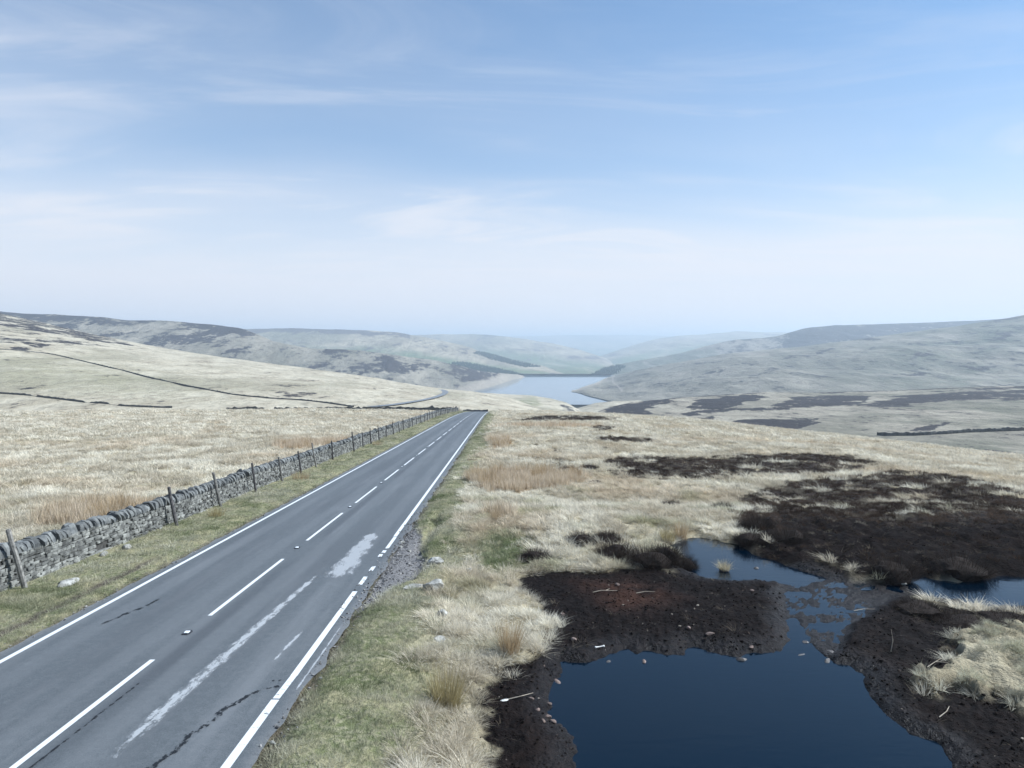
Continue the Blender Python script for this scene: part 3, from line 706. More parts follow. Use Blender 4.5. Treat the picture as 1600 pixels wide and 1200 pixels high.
MH = [[(912, 652), (955, 635), (1010, 627), (1058, 622), (1022, 640), (1005, 652), (980, 655)], [(1072, 629), (1120, 620), (1180, 616), (1205, 621), (1125, 640), (1080, 641)],
      [(1205, 635), (1235, 621), (1300, 616), (1362, 619), (1342, 632), (1235, 638)], [(1338, 633), (1400, 621), (1470, 615), (1700, 605), (1700, 616), (1480, 626), (1400, 636)], [(1060, 646), (1180, 636), (1260, 633), (1250, 637), (1150, 643), (1080, 650)],
      [(1066, 664), (1090, 653), (1125, 650), (1108, 662)], [(1108, 668), (1150, 656), (1200, 653), (1286, 655), (1255, 670), (1222, 678), (1140, 672)], [(1450, 612), (1530, 605), (1700, 600), (1700, 605), (1530, 609)],
      [(1560, 623), (1700, 618), (1700, 622), (1570, 626)], [(1430, 668), (1490, 660), (1450, 672), (1420, 672)]]
def covM(px, py, T, x, y):
    w = fbm(x / 26, y / 70, 4, 331) * 9; h = np.zeros_like(x)
    for p in MH: h = np.maximum(h, in_poly(px + w * 2.2, py + w * 0.42, p, 2.2))
    sk = smooth(0.955, 0.985, T) * 0.7 * smooth(-.3, .2, fbm(x / 60, y / 60, 3, 337))
    return np.maximum(h * 0.85, sk) + 0.10, 0.05 + 0.95 * smooth(-0.35, 0.4, fbm(x / 50, y / 90, 3, 335)) * smooth(1080, 1400, px), np.zeros_like(x)
hill('gully_moor', [(880, 672, 430, 700, 300), (900, 657, 470, 700, 290), (920, 649, 500, 700, 280), (950, 637, 540, 702, 270), (985, 629, 570, 705, 260), (1050, 622, 600, 708, 250), (1150, 615.5, 620, 715, 235), (1200, 613, 620, 720, 225), (1300, 613, 620, 730, 205),
      (1400, 610, 620, 742, 185), (1460, 607, 620, 750, 175), (1530, 604, 620, 760, 165), (1600, 603, 620, 770, 155), (1950, 596, 620, 800, 140)], M_hill_dim, 420, 140, 0.02, 0.004, 70, covM, seed=11, back=0.3)
def covR(px, py, T, x, y):
    q = 0.9; a = x * math.cos(q) + y * math.sin(q); bb = y * math.cos(q) - x * math.sin(q)
    st = fbm(a / 300, bb / 95, 5, 341, .6)
    h = 0.08 + 0.50 * smooth(0.0, 0.45, st) * smooth(0.05, 0.3, T) * smooth(960, 1150, px) + 0.25 * smooth(1350, 1700, px)
    g = 0.35 + 0.65 * smooth(1180, 1500, px) * smooth(-0.3, 0.3, fbm(x / 200, y / 160, 3, 345))
    tr = 0.8 * (1 - smooth(0.8, 2.2, np.abs(px - np.interp(py, [586, 592, 597, 603, 609, 640], [960, 957, 958, 965, 971, 985])))) * (py < 612) * (py > 585)
    sh = 0.6 * (1 - smooth(1.0, 3.5, np.abs(py - np.interp(px, [893, 915, 935, 943, 960], [611, 604, 598, 592, 588])))) * (px < 950)
    return h, g, np.maximum(tr, sh)
hill('right_hillside', [(893, 610.8, Dw(611.2), 611.6, Dw(612)), (905, 607, 1560, 614, Dw(614.5)), (918, 602, 1640, 618, Dw(619)), (935, 597, 1760, 622, Dw(623)), (943, 591.5, 2000, 624, Dw(625)), (955, 588, 2060, 627, 1200), (965, 585.5, 2050, 631, 1150), (1000, 577, 1950, 637, 1050), (1060, 566, 1900, 640, 1000),
      (1130, 553.5, 1850, 642, 950), (1200, 546, 1800, 642, 900), (1260, 540.5, 1800, 642, 900), (1330, 532, 1800, 642, 880), (1400, 522, 1800, 640, 880), (1500, 509, 1800, 640, 880), (1600, 492.5, 1800, 640, 880), (1950, 462, 1750, 640, 860)], M_hill_mid, 460, 160, 0.03, 0.013, 260, covR, seed=13)
def covR2(px, py, T, x, y):
    g = 1.25 * in_poly(px, py, [(925, 600), (945, 574), (990, 562), (1055, 551), (1115, 545), (1125, 556), (1060, 566), (990, 580)], 5)
    h = 0.75 * smooth(1190, 1240, px) * (0.6 + 0.4 * smooth(-.3, .3, fbm(x / 200, y / 300, 3, 351))) + 0.25
    return h * (1 - np.clip(g, 0, 1)), g, np.zeros_like(x)
hill('right_plateau', [(915, 600, 2500, 610, 2300), (930, 582, 2700, 605, 2350), (970, 568.5, 2800, 605, 2350), (1040, 556, 2900, 600, 2350), (1072, 550, 2950, 600, 2350), (1100, 541, 3000, 600, 2350), (1140, 532, 3000, 600, 2350), (1200, 527, 3000, 590, 2350), (1218, 525, 3000, 590, 2350),
      (1234, 519, 3000, 590, 2350), (1260, 512.5, 3000, 580, 2350), (1300, 508.5, 3000, 580, 2350), (1450, 504, 3000, 570, 2350), (1540, 500, 3000, 560, 2350), (1600, 495, 3000, 560, 2350), (1950, 480, 3000, 560, 2350)], M_hill_mid, 300, 80, 0.04, 0.007, 300, covR2, seed=15)
def covF(px, py, T, x, y):
    st = fbm(x / 300, y / 500, 4, 361)
    h = 0.75 * smooth(0.80, 0.93, T) * (px < 640) + 0.4 * smooth(0, .4, st) * smooth(.35, .6, T)
    return h, 1.3 * (1 - smooth(0.35, 0.62, T + .12 * st)), np.zeros_like(x)
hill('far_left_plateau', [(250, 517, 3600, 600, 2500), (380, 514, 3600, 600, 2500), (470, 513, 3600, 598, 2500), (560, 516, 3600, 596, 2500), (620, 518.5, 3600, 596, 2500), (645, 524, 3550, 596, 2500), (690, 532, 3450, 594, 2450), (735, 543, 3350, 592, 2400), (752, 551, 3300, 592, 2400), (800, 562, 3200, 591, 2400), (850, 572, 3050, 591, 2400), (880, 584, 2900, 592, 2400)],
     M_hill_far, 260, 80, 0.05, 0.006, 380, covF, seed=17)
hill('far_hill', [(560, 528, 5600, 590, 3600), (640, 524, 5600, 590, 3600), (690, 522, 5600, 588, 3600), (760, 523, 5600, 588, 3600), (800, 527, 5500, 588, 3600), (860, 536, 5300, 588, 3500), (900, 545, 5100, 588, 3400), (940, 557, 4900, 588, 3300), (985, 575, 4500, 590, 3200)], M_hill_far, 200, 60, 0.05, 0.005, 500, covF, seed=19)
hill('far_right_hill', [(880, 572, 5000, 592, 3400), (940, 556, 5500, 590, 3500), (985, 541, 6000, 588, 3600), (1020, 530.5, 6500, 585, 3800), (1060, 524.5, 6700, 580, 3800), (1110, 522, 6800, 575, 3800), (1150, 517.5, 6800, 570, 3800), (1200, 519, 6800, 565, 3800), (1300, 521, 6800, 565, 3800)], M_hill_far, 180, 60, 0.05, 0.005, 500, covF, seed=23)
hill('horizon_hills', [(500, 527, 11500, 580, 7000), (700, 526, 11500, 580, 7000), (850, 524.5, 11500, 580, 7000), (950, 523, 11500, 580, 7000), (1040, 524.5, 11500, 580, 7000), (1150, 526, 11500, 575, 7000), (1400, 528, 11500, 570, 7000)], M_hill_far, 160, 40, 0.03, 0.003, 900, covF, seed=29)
# reservoir and dam
sheet('reservoir_water', [(-150, 1150), (330, 1150), (420, 2262), (-60, 2262)], ZL, M_lake)
dl, dr = at(817, 584.6, 2275), at(942, 584.6, 2275)
root = obj('dam', None, loc=((dl[0] + dr[0]) / 2, 2275, ZL)); tag(root, 'long low masonry dam across the far end of the reservoir', 'dam')
hw = (dr[0] - dl[0]) / 2; zt = dl[2] - ZL
def slab(name, x0, x1, y0, y1, z0, z1, y0t=None, m=M_dam, parent=root):
    y0t = y0 if y0t is None else y0t
    v = [(x0, y0, z0), (x1, y0, z0), (x1, y1, z0), (x0, y1, z0), (x0, y0t, z1), (x1, y0t, z1), (x1, y1, z1), (x0, y1, z1)]
    q = [(0, 1, 5, 4), (1, 2, 6, 5), (2, 3, 7, 6), (3, 0, 4, 7), (4, 5, 6, 7), (3, 2, 1, 0)]
    return obj(name, mk(name, v, q, mat=m), parent)
slab('face', -hw - 20, hw + 25, -9, 8, -4, zt - 2.2, -2); slab('crest_road', -hw - 20, hw + 25, -3, 8.6, zt - 2.19, zt - 1.2)
slab('parapet', -hw - 20, hw + 25, -3.4, -2.2, zt - 1.19, zt + 0.6); slab('parapet', -hw - 20, hw + 25, 7.2, 8.4, zt - 1.19, zt + 0.6)

# conifer plantations, far off
def plantation(name, label, hillname, poly, n, seed, hgt=9, fn=None):
    r = np.random.default_rng(seed); p = np.array(poly, float); V = []; T = []; k = 0
    while k < n:
        qx, qy = r.uniform(p[:, 0].min(), p[:, 0].max()), r.uniform(p[:, 1].min(), p[:, 1].max())
        if sdf(np.array([qx]), np.array([qy]), p)[0] > 0: continue
        c = on_hill(hillname, qx, qy) + r.uniform(-1, 1, 3) * (9, 14, 0); h = hgt * r.uniform(.7, 1.25); w = h * 0.34
        a = r.uniform(0, 6.28) + np.arange(6) * math.pi / 3
        b0 = len(V)
        for f_, zz_ in ((1.0, 0.08), (0.62, 0.45), (0.3, 0.75)):
            for t_ in a: V.append(c + (w * f_ * r.uniform(.75, 1.2) * math.cos(t_), w * f_ * r.uniform(.75, 1.2) * math.sin(t_), h * zz_ - 1))
        V.append(c + (0, 0, h))
        for lv in range(2):
            for j in range(6):
                a0, a1 = b0 + lv * 6 + j, b0 + lv * 6 + (j + 1) % 6
                T += [(a0, a1, a1 + 6), (a0, a1 + 6, a0 + 6)]
        for j in range(6): T.append((b0 + 12 + j, b0 + 12 + (j + 1) % 6, b0 + 18))
        k += 1
    tag(obj(name, mk(name, V, None, T, M_conifer)), label, 'plantation', kind='stuff')
plantation('conifer_wood', 'dark conifer plantation on the slope left of the dam', 'far_left_plateau', [(705, 568), (720, 566), (760, 573), (800, 582), (818, 586), (800, 589), (740, 580)], 1500, 1, 7)
plantation('hanging_wood', 'faint blue strip of conifers on the far left valley side', 'far_left_plateau', [(740, 552), (752, 549), (800, 563), (845, 573), (820, 574), (770, 562)], 1300, 2, 7)
plantation('dam_wood', 'dark trees at the right end of the dam', 'right_plateau', [(926, 586), (940, 578), (965, 571), (975, 573), (960, 584), (940, 592)], 800, 3, 8)

# winding road in the valley and the walls on the slopes
def strip_on(name, hillname, pts, w, m, lift, kind=None):
    p = np.array(pts, float); s = np.linspace(0, len(p) - 1, 60)
    qx, qy = np.interp(s, np.arange(len(p)), p[:, 0]), np.interp(s, np.arange(len(p)), p[:, 1])
    c = np.array([on_hill(hillname, a, b_) for a, b_ in zip(qx, qy)])
    for k in range(3): c[:, k] = np.convolve(np.pad(c[:, k], 4, mode='edge'), np.ones(9) / 9, 'valid')
    d = np.gradient(c[:, :2], axis=0); d /= np.linalg.norm(d, axis=1)[:, None]; nrm = np.stack([d[:, 1], -d[:, 0]], -1)
    a = np.concatenate([c[:, :2] + nrm * w / 2, c[:, 2:] + lift], 1); b_ = np.concatenate([c[:, :2] - nrm * w / 2, c[:, 2:] + lift], 1)
    return c, mk(name, np.stack([a, b_], 1).reshape(-1, 3), grid_quads(60, 2), mat=m, uv=np.zeros((120, 2)))
c, me = strip_on('valley_road', 'near_hillside', [(575, 637), (610, 634), (650, 628), (676, 622.5), (690, 618), (697, 614), (695, 611), (688, 609)], 5.0, plain('far_asphalt', (0.15, 0.155, 0.16), (0.22, 0.225, 0.23), 0.3), 0.4)
tag(obj('valley_road', me), kind='structure')
def far_wall(name, label, P3, h, w, seed, gaps=()):
    """a dry stone wall across the slopes: uneven top, stepped with the ground"""
    P3 = np.array(P3, float); L = np.concatenate([[0], np.cumsum(np.linalg.norm(np.diff(P3[:, :2], axis=0), axis=1))])
    k = int(L[-1] / 0.9) + 2; s = np.linspace(0, L[-1], k); r = np.random.default_rng(seed)
    c = np.stack([np.interp(s, L, P3[:, j]) for j in range(3)], -1)
    d = np.gradient(c[:, :2], axis=0); d /= np.linalg.norm(d, axis=1)[:, None] + 1e-9; nr = np.stack([d[:, 1], -d[:, 0]], -1)
    hh = h * (1 + 0.13 * r.normal(size=k) + 0.25 * fbm(s / 14, s * 0, 3, seed)); hh = np.maximum(hh, 0.25 * h)
    for g0, g1 in gaps: hh[(s / L[-1] > g0) & (s / L[-1] < g1)] = 0.08
    rows = [(w / 2, -0.8), (w / 2 * 1.0, 0.5), (w * 0.36, 1.0), (-w * 0.36, 1.0), (-w / 2, 0.5), (-w / 2, -0.8)]
    V = []
    for o_, z_ in rows:
        V.append(np.concatenate([c[:, :2] + nr * (o_ + 0.05 * r.normal(size=(k, 1))), (c[:, 2] + (hh * z_ if z_ > 0 else z_))[:, None]], 1))
    me = mk(name, np.stack(V, 1).reshape(-1, 3), grid_quads(k, 6), mat=M_farwall)
    return tag(obj(name, me), label, 'wall')
def line_on(hillname, pts, n=40):
    p = np.array(pts, float); s = np.linspace(0, len(p) - 1, n)
    c = np.array([on_hill(hillname, a, b_) for a, b_ in zip(np.interp(s, np.arange(len(p)), p[:, 0]), np.interp(s, np.arange(len(p)), p[:, 1]))])
    for k in range(3): c[:, k] = np.convolve(np.pad(c[:, k], 3, mode='edge'), np.ones(7) / 7, 'valid')
    return c
far_wall('hillside_wall', 'thin dark stone wall winding down the pale left hillside', line_on('near_hillside', [(-60, 543), (0, 546), (40, 549), (80, 553), (125, 564), (185, 577), (240, 592), (300, 605), (370, 618), (400, 621), (440, 624), (470, 625), (520, 631), (558, 637)], 80), 0.6, 0.45, 1)
far_wall('broken_wall', 'broken dark wall below the hillside at the far left edge', line_on('near_hillside', [(-60, 612), (0, 616), (24, 618), (36, 618), (60, 620), (100, 625), (136, 629), (170, 632), (192, 634), (230, 636), (275, 638.5)], 60), 0.7, 0.5, 2, gaps=((0.28, 0.32), (0.60, 0.63), (0.72, 0.775)))
def line_ground(pts, n=60):
    p = np.array(pts, float); s = np.linspace(0, len(p) - 1, n); a = np.interp(s, np.arange(len(p)), p[:, 0]); d = np.interp(s, np.arange(len(p)), p[:, 1])
    return [(X_, y_, float(G0(np.array(X_), np.array(y_)))) for X_, y_ in zip(a, d)]
far_wall('cross_wall', 'dark cross wall meeting the roadside wall at the crest', line_ground([(-14.7 - .0144 * 228, 228), (-40, 232), (-62, 236), (-84, 243), (-98, 243)]), 1.45, 0.7, 3, gaps=((0.80, 0.84),))
far_wall('bend_wall', 'low dark wall beyond the end of the road', [(X_, y_, float(Rz(y_)) - .2) for X_, y_ in ((-18.2, 262), (-14, 262.5), (-11, 262), (-9.0, 261))], 0.9, 0.6, 4)
far_wall('moor_wall', 'dark wall across the dim moor at the right edge', line_on('gully_moor', [(1368, 680), (1400, 681), (1440, 680), (1480, 678), (1530, 675), (1600, 673), (1750, 668)], 50), 1.3, 0.8, 5, gaps=((0.62, 0.63),))

# ------------------------------------------------------------------ roadside dry stone wall
def Gp(x, y): return float(G(np.array([x], float), np.array([y], float))[0])
WALL_U = -14.0
yw = np.arange(12, 232, 0.5); wu = WALL_U + 0.14 * fbm(yw / 9, yw * 0 + 1.5, 3, 7); 
wz = G(X(wu + 0.15, yw), yw); wz = np.convolve(np.pad(wz, 6, mode='edge'), np.ones(13) / 13, 'valid') - 0.06
wh = 0.98 + 0.10 * fbm(yw / 7, yw * 0 + 8.5, 3, 9)
def WU(y): return np.interp(y, yw, wu)
def WZ(y): return np.interp(y, yw, wz)
def WH(y): return np.interp(y, yw, wh)
wall = obj('dry_stone_wall', None, loc=(float(X(WU(20), 20)), 20, float(WZ(20))))
tag(wall, 'long grey dry stone wall with upright coping stones beside the road', 'stone wall')
wl = np.array(wall.location)
# dark hearting behind the face
ysw = np.arange(13, 230, 0.5); base = np.stack([X(WU(ysw), ysw), ysw, WZ(ysw)], -1)
prof = [(-0.085, -0.2), (-0.16, 0.94), (-0.50, 0.96), (-0.60, -0.2)]
V = np.stack([base + np.stack([np.full_like(ysw, o_), 0 * ysw, np.where(z_ > 0, WH(ysw) * z_, z_)], -1) for o_, z_ in prof], 1).reshape(-1, 3)
obj('hearting', mk('hearting', V - wl, grid_quads(len(ysw), 4)[:, ::-1], mat=M_core), wall)
SV = [box_mesh('stone', 1, 1, 1, 0.13, 100 + k, M_wall, 0.20) for k in range(14)]
SM = [mk('stone', v, f_, t_, M_wall) for v, f_, t_ in SV]
JV, JQ, JT, JA = [], [], [], []
def join(v, q, t, tone):
    b0 = sum(len(a) for a in JV) if not join.n else join.n
    JV.append(v); JQ.append(q + join.n); JT.append(t + join.n); JA.append(np.full(len(v), tone)); join.n += len(v)
join.n = 0
n_ind = 0
def place_stone(y, zc, L, Hh, proud, k, individual, tilt):
    global n_ind
    u = WU(y) - 0.12 * (zc / 1.0) - 0.10 + proud
    loc = np.array([float(X(u, y)), y, float(WZ(y)) + zc]) - wl
    if individual and n_ind < 300:
        obj('stone', SM[k % 14], wall, loc, (tilt, 0.0, 0.0), (0.24, L, Hh)); n_ind += 1
    else:
        v, q, t = SV[k % 14]; v = v * (0.24, L, Hh); c, s = math.cos(tilt), math.sin(tilt)
        v = np.stack([v[:, 0], v[:, 1] * c - v[:, 2] * s, v[:, 1] * s + v[:, 2] * c], -1) + loc
        join(v, q, t, rng.random())
todo = []
for y0, y1, hm, lm in ((13, 60, 0.088, 0.27), (60, 110, 0.105, 0.34), (110, 229, 0.15, 0.55)):
    z = 0.0
    while z < 1.16:
        hh = hm * rng.uniform(0.7, 1.5); y = y0 + rng.uniform(-0.2, 0)
        wave = rng.uniform(0, 20)
        while y < y1:
            L = lm * rng.uniform(0.45, 1.7) if hh < hm * 1.2 else lm * rng.uniform(0.6, 1.3)
            zc = z + hh / 2 + 0.035 * fbm(np.array(y * 0.7), np.array(wave), 2, 3)
            if zc + hh * .3 < WH(y):
                hole = abs(y - 24.6) < 0.42 and 0.12 < zc < 0.38
                if not hole: todo.append((y + L / 2, float(zc), L * 0.95, hh * rng.uniform(.86, 1.0), rng.normal(0, 0.022), int(rng.integers(14)), rng.normal(0, 0.05)))
            y += L
        z += hh
todo.sort(key=lambda a: a[0])
for y, zc, L, hh, pr, k, ti in todo: place_stone(y, zc, L, hh, pr, k, y > 19.0 + 0.0 * zc, ti)
o = obj('stonework', mk('stonework', np.concatenate(JV), np.concatenate(JQ), np.concatenate(JT), M_wall, attrs={'tone': np.concatenate(JA)}), wall); o['kind'] = 'stuff'
# coping: slabs on edge with rounded backs
def cope_mesh(seed):
    r = np.random.default_rng(seed); m = 9; a = np.linspace(-0.12, math.pi + 0.12, m)
    p = np.stack([0.5 * np.cos(a) * r.uniform(.9, 1.06, m), np.maximum(np.sin(a), 0) ** 0.75 * r.uniform(.88, 1.06, m)], -1)
    V = []
    for s, k in ((-0.5, .90), (-0.38, 1.0), (0.38, 1.0), (0.5, .90)):
        j = 0.05 * r.normal(size=(1, 2))
        for q in p: V.append((q[0] * k + j[0, 0], s + 0.05 * r.normal(), q[1] * k - (0.02 if k < 1 else 0)))
    V.append((0, -0.5, 0.3)); V.append((0, 0.5, 0.3)); Q = []; T = []
    for i in range(3):
        for j in range(m - 1): Q.append((i * m + j, i * m + j + 1, (i + 1) * m + j + 1, (i + 1) * m + j))
    for j in range(m - 1): T += [(4 * m, j + 1, j), (4 * m + 1, 3 * m + j, 3 * m + j + 1)]
    return np.array(V), np.array(Q)[:, ::-1], np.array(T)[:, ::-1]
CV = [cope_mesh(300 + k) for k in range(10)]; CM = [mk('coping_stone', v, q, t, M_cope) for v, q, t in CV]
JV, JQ, JT, JA = [], [], [], []; join.n = 0
y = 13.0; nc = 0
while y < 228.5:
    far = y > 90
    th = rng.uniform(0.09, 0.24) * (1.6 if far else 1.0); hgt = rng.uniform(0.22, 0.36) * (1.25 if rng.random() < 0.07 else 1); dep = rng.uniform(0.44, 0.58)
    if rng.random() < 0.03: y += 0.12
    yc = y + th / 2; loc = np.array([float(X(WU(yc) - 0.33 + rng.normal(0, 0.025), yc)), yc, float(WZ(yc) + WH(yc)) - 0.03]) - wl
    lean = rng.normal(0.10, 0.13); k = int(rng.integers(10)); rz = rng.normal(0, 0.08)
    if y > 18.7 and nc < 300:
        obj('coping_stone', CM[k], wall, loc, (lean, 0, rz), (dep, th * 1.02, hgt)); nc += 1
    else:
        v, q, t = CV[k]; v = v * (dep, th * 1.02, hgt); c, s = math.cos(lean), math.sin(lean)
        join(np.stack([v[:, 0], v[:, 1] * c - v[:, 2] * s, v[:, 1] * s + v[:, 2] * c], -1) + loc, q, t, rng.random())
    y += th * 1.03
o = obj('coping', mk('coping', np.concatenate(JV), np.concatenate(JQ), np.concatenate(JT), M_cope, attrs={'tone': np.concatenate(JA)}), wall); o['kind'] = 'stuff'

# ------------------------------------------------------------------ fence posts leaning on the wall
def post_mesh(seed, h, w, m):
    r = np.random.default_rng(seed); V = []; k = 8; lv = (0, 0.25, 0.5, 0.75, 0.985, 1.0)
    a = np.arange(k) * 2 * math.pi / k + .2
    for i, f_ in enumerate(lv):
        ww = w / 2 * (1.06 - 0.16 * f_) * (0.8 if i == 5 else 1)
        dx, dy = r.normal(0, .006, 2)
        sq = 1 / np.maximum(np.abs(np.cos(a)), np.abs(np.sin(a))) * 0.5 + 0.5
        V += [(ww * sq[j] * math.cos(a[j]) * r.uniform(.94, 1.06) + dx, ww * sq[j] * math.sin(a[j]) * r.uniform(.94, 1.06) + dy, f_ * h - (0.25 if i == 0 else 0)) for j in range(k)]
    Q = [(i * k + j, i * k + (j + 1) % k, (i + 1) * k + (j + 1) % k, (i + 1) * k + j) for i in range(5) for j in range(k)]
    V.append((0, 0, h * 1.002)); T = [(5 * k + j, 5 * k + (j + 1) % k, 6 * k) for j in range(k)]
    return mk('fence_post', V, Q, T, m)
PY = [20.0, 29.4, 34.1, 39.2, 43.9, 47.9, 51.8, 57.4, 64.9, 69.6, 74.2]; PS = [(0.21, 1.78, 0), (0.17, 1.68, 0), (0.20, 1.72, 1), (0.11, 1.65, 0), (0.14, 1.55, 1), (0.12, 1.55, 0), (0.15, 1.85, 1), (0.06, 1.6, 0), (0.10, 1.85, 0), (0.05, 1.5, 0), (0.06, 1.7, 0)]
yy_ = 79.0
while yy_ < 227: PY.append(yy_); PS.append((rng.normal(0.06, 0.05), rng.uniform(1.35, 1.75), 0)); yy_ += rng.uniform(4.2, 5.6)
ORD = ['tall weathered fence post nearest the camera, leaning on the wall', 'second leaning fence post from the left edge, beside the wall', 'pale weathered third fence post along the wall', 'dark fourth fence post along the wall, counted from the left',
       'fifth fence post along the wall, pale grey and leaning', 'sixth fence post along the wall, in a rush tuft', 'seventh post along the wall, pale and taller than its neighbours', 'eighth post along the wall, thin and dark', 'tall dark ninth post along the wall', 'tenth post along the wall, short and dark', 'eleventh post along the wall, standing high above the coping']
pm = [[post_mesh(400 + k, 1.0, 0.12, (M_darkpost, M_post)[mm]) for k in range(3)] for mm in (0, 1)]
for i, (py_, (ln, h_, c_)) in enumerate(zip(PY, PS)):
    x_ = float(X(WU(py_) + 0.36 - 0.1 * (ln < .08), py_))
    m_ = post_mesh(450 + i, h_, 0.14 if i < 3 else 0.12, (M_darkpost, M_post)[c_] if i else M_post) if i < 11 else pm[0][i % 3]
    o = obj('fence_post', m_, None, (x_, py_, Gp(x_, py_) - 0.02), (rng.normal(0, 0.03), -ln, rng.uniform(0, 0.3)), (1, 1, 1) if i < 11 else (1, 1, h_))
    tag(o, ORD[i] if i < 11 else 'thin dark fence post in the far row towards the crest', 'fence post', 'fence posts along the dry stone wall')

# ------------------------------------------------------------------ blades, tufts, bushes
HB = [(1012, 880, .46, .55, 'largest round dark heather bush above the peat'), (962, 868, .40, .50, 'dark heather bush left of the largest one'), (1040, 872, .26, .45, 'dark heather bush right of the largest one'), (838, 872, .34, .30, 'low dark heather cushion at the left corner of the peat'),
      (1066, 884, .28, .35, 'heather bush overhanging the near corner of the far pool'), (908, 846, .34, .32, 'small heather cushion in pale grass above the bushes'), (948, 842, .30, .28, 'small heather cushion left of the rushes by the far pool'), (1184, 822, .36, .42, 'dark heather bush in pale grass above the far pool'),
      (1234, 843, .42, .42, 'dark heather bush on the bank right of the far pool'), (1172, 846, .34, .36, 'dark heather bush at the top edge of the far pool'), (1397, 897, .42, .5, 'heather bush overhanging the pale slabs'), (1500, 892, .55, .55, 'tall heather bush on the far bank of the right hand pool'), (1435, 952, .40, .20, 'heather bush at the tip of the near bank of the right hand pool'),
      (1500, 968, .42, .18, 'heather bush on the near bank of the right hand pool'), (1575, 968, .42, .18, 'heather bush near the right edge on the near bank'), (1130, 795, .36, .3, 'heather cushion in the pale grass between the two pools and the heath'), (1050, 790, .36, .28, 'heather cushion alone in the pale grass left of the heath'), (888, 735, .5, .34, 'heather cushion behind the rush bed'), (920, 733, .5, .34, 'heather cushion between the rush bed and the dark heath')]
HB = [(a, b_, w_ * 1.45, h_ * 1.3, l_) for a, b_, w_, h_, l_ in HB]
HBP = ground_at(np.array([h[0] for h in HB], float), np.array([h[1] for h in HB], float), G)
def tuft(name, n_, h, spread, lean, width, seed, m, droop=0.5, wind=0.0, segs=2, thick=0.0, dome=False):
    """blades that rise from a small patch and bend outwards"""
    r = np.random.default_rng(seed)
    ra = spread * np.sqrt(r.random(n_)) ; a = r.uniform(0, 2 * np.pi, n_)
    bx, by = ra * np.cos(a), ra * np.sin(a)
    da = a + r.normal(0, 0.7, n_); L = h * r.uniform(0.55, 1.25, n_)
    if dome: L = L * (1 - 0.55 * (ra / spread) ** 2)
    ln = np.clip(r.normal(lean, lean * 0.45, n_) * (0.35 + ra / spread), 0, 1.35)
    dx, dy = np.cos(da) * np.sin(ln) + wind, np.sin(da) * np.sin(ln) + wind * 0.4
    dz = np.cos(ln); wd = width * r.uniform(0.6, 1.3, n_); wa = r.uniform(0, 2 * np.pi, n_)
    wx, wy = np.cos(wa) * wd / 2, np.sin(wa) * wd / 2
    V = []; K = segs + 1
    for i in range(K):
        t = i / segs; out = t + droop * t * t * 0.6; up = t - droop * 0.42 * t * t * (0.3 + ln)
        cx, cy, cz = bx + dx * L * out, by + dy * L * out, dz * L * up - 0.03 * (1 - t)
        if i < segs:
            k = 1 - 0.45 * t
            V += [np.stack([cx - wx * k, cy - wy * k, cz], -1), np.stack([cx + wx * k, cy + wy * k, cz], -1)]
        else: V.append(np.stack([cx, cy, cz], -1))
    V = np.stack(V, 1); per = V.shape[1]; b0 = np.arange(n_)[:, None] * per
    Q = np.concatenate([b0 + np.array([2 * i, 2 * i + 1, 2 * i + 3, 2 * i + 2]) for i in range(segs - 1)], 0) if segs > 1 else None
    T = b0 + np.array([2 * segs - 2, 2 * segs - 1, 2 * segs])
    tone = np.repeat(r.uniform(0.72, 1.15, n_), per)
    return mk(name, V.reshape(-1, 3), Q, T, m, attrs={'tone': tone})
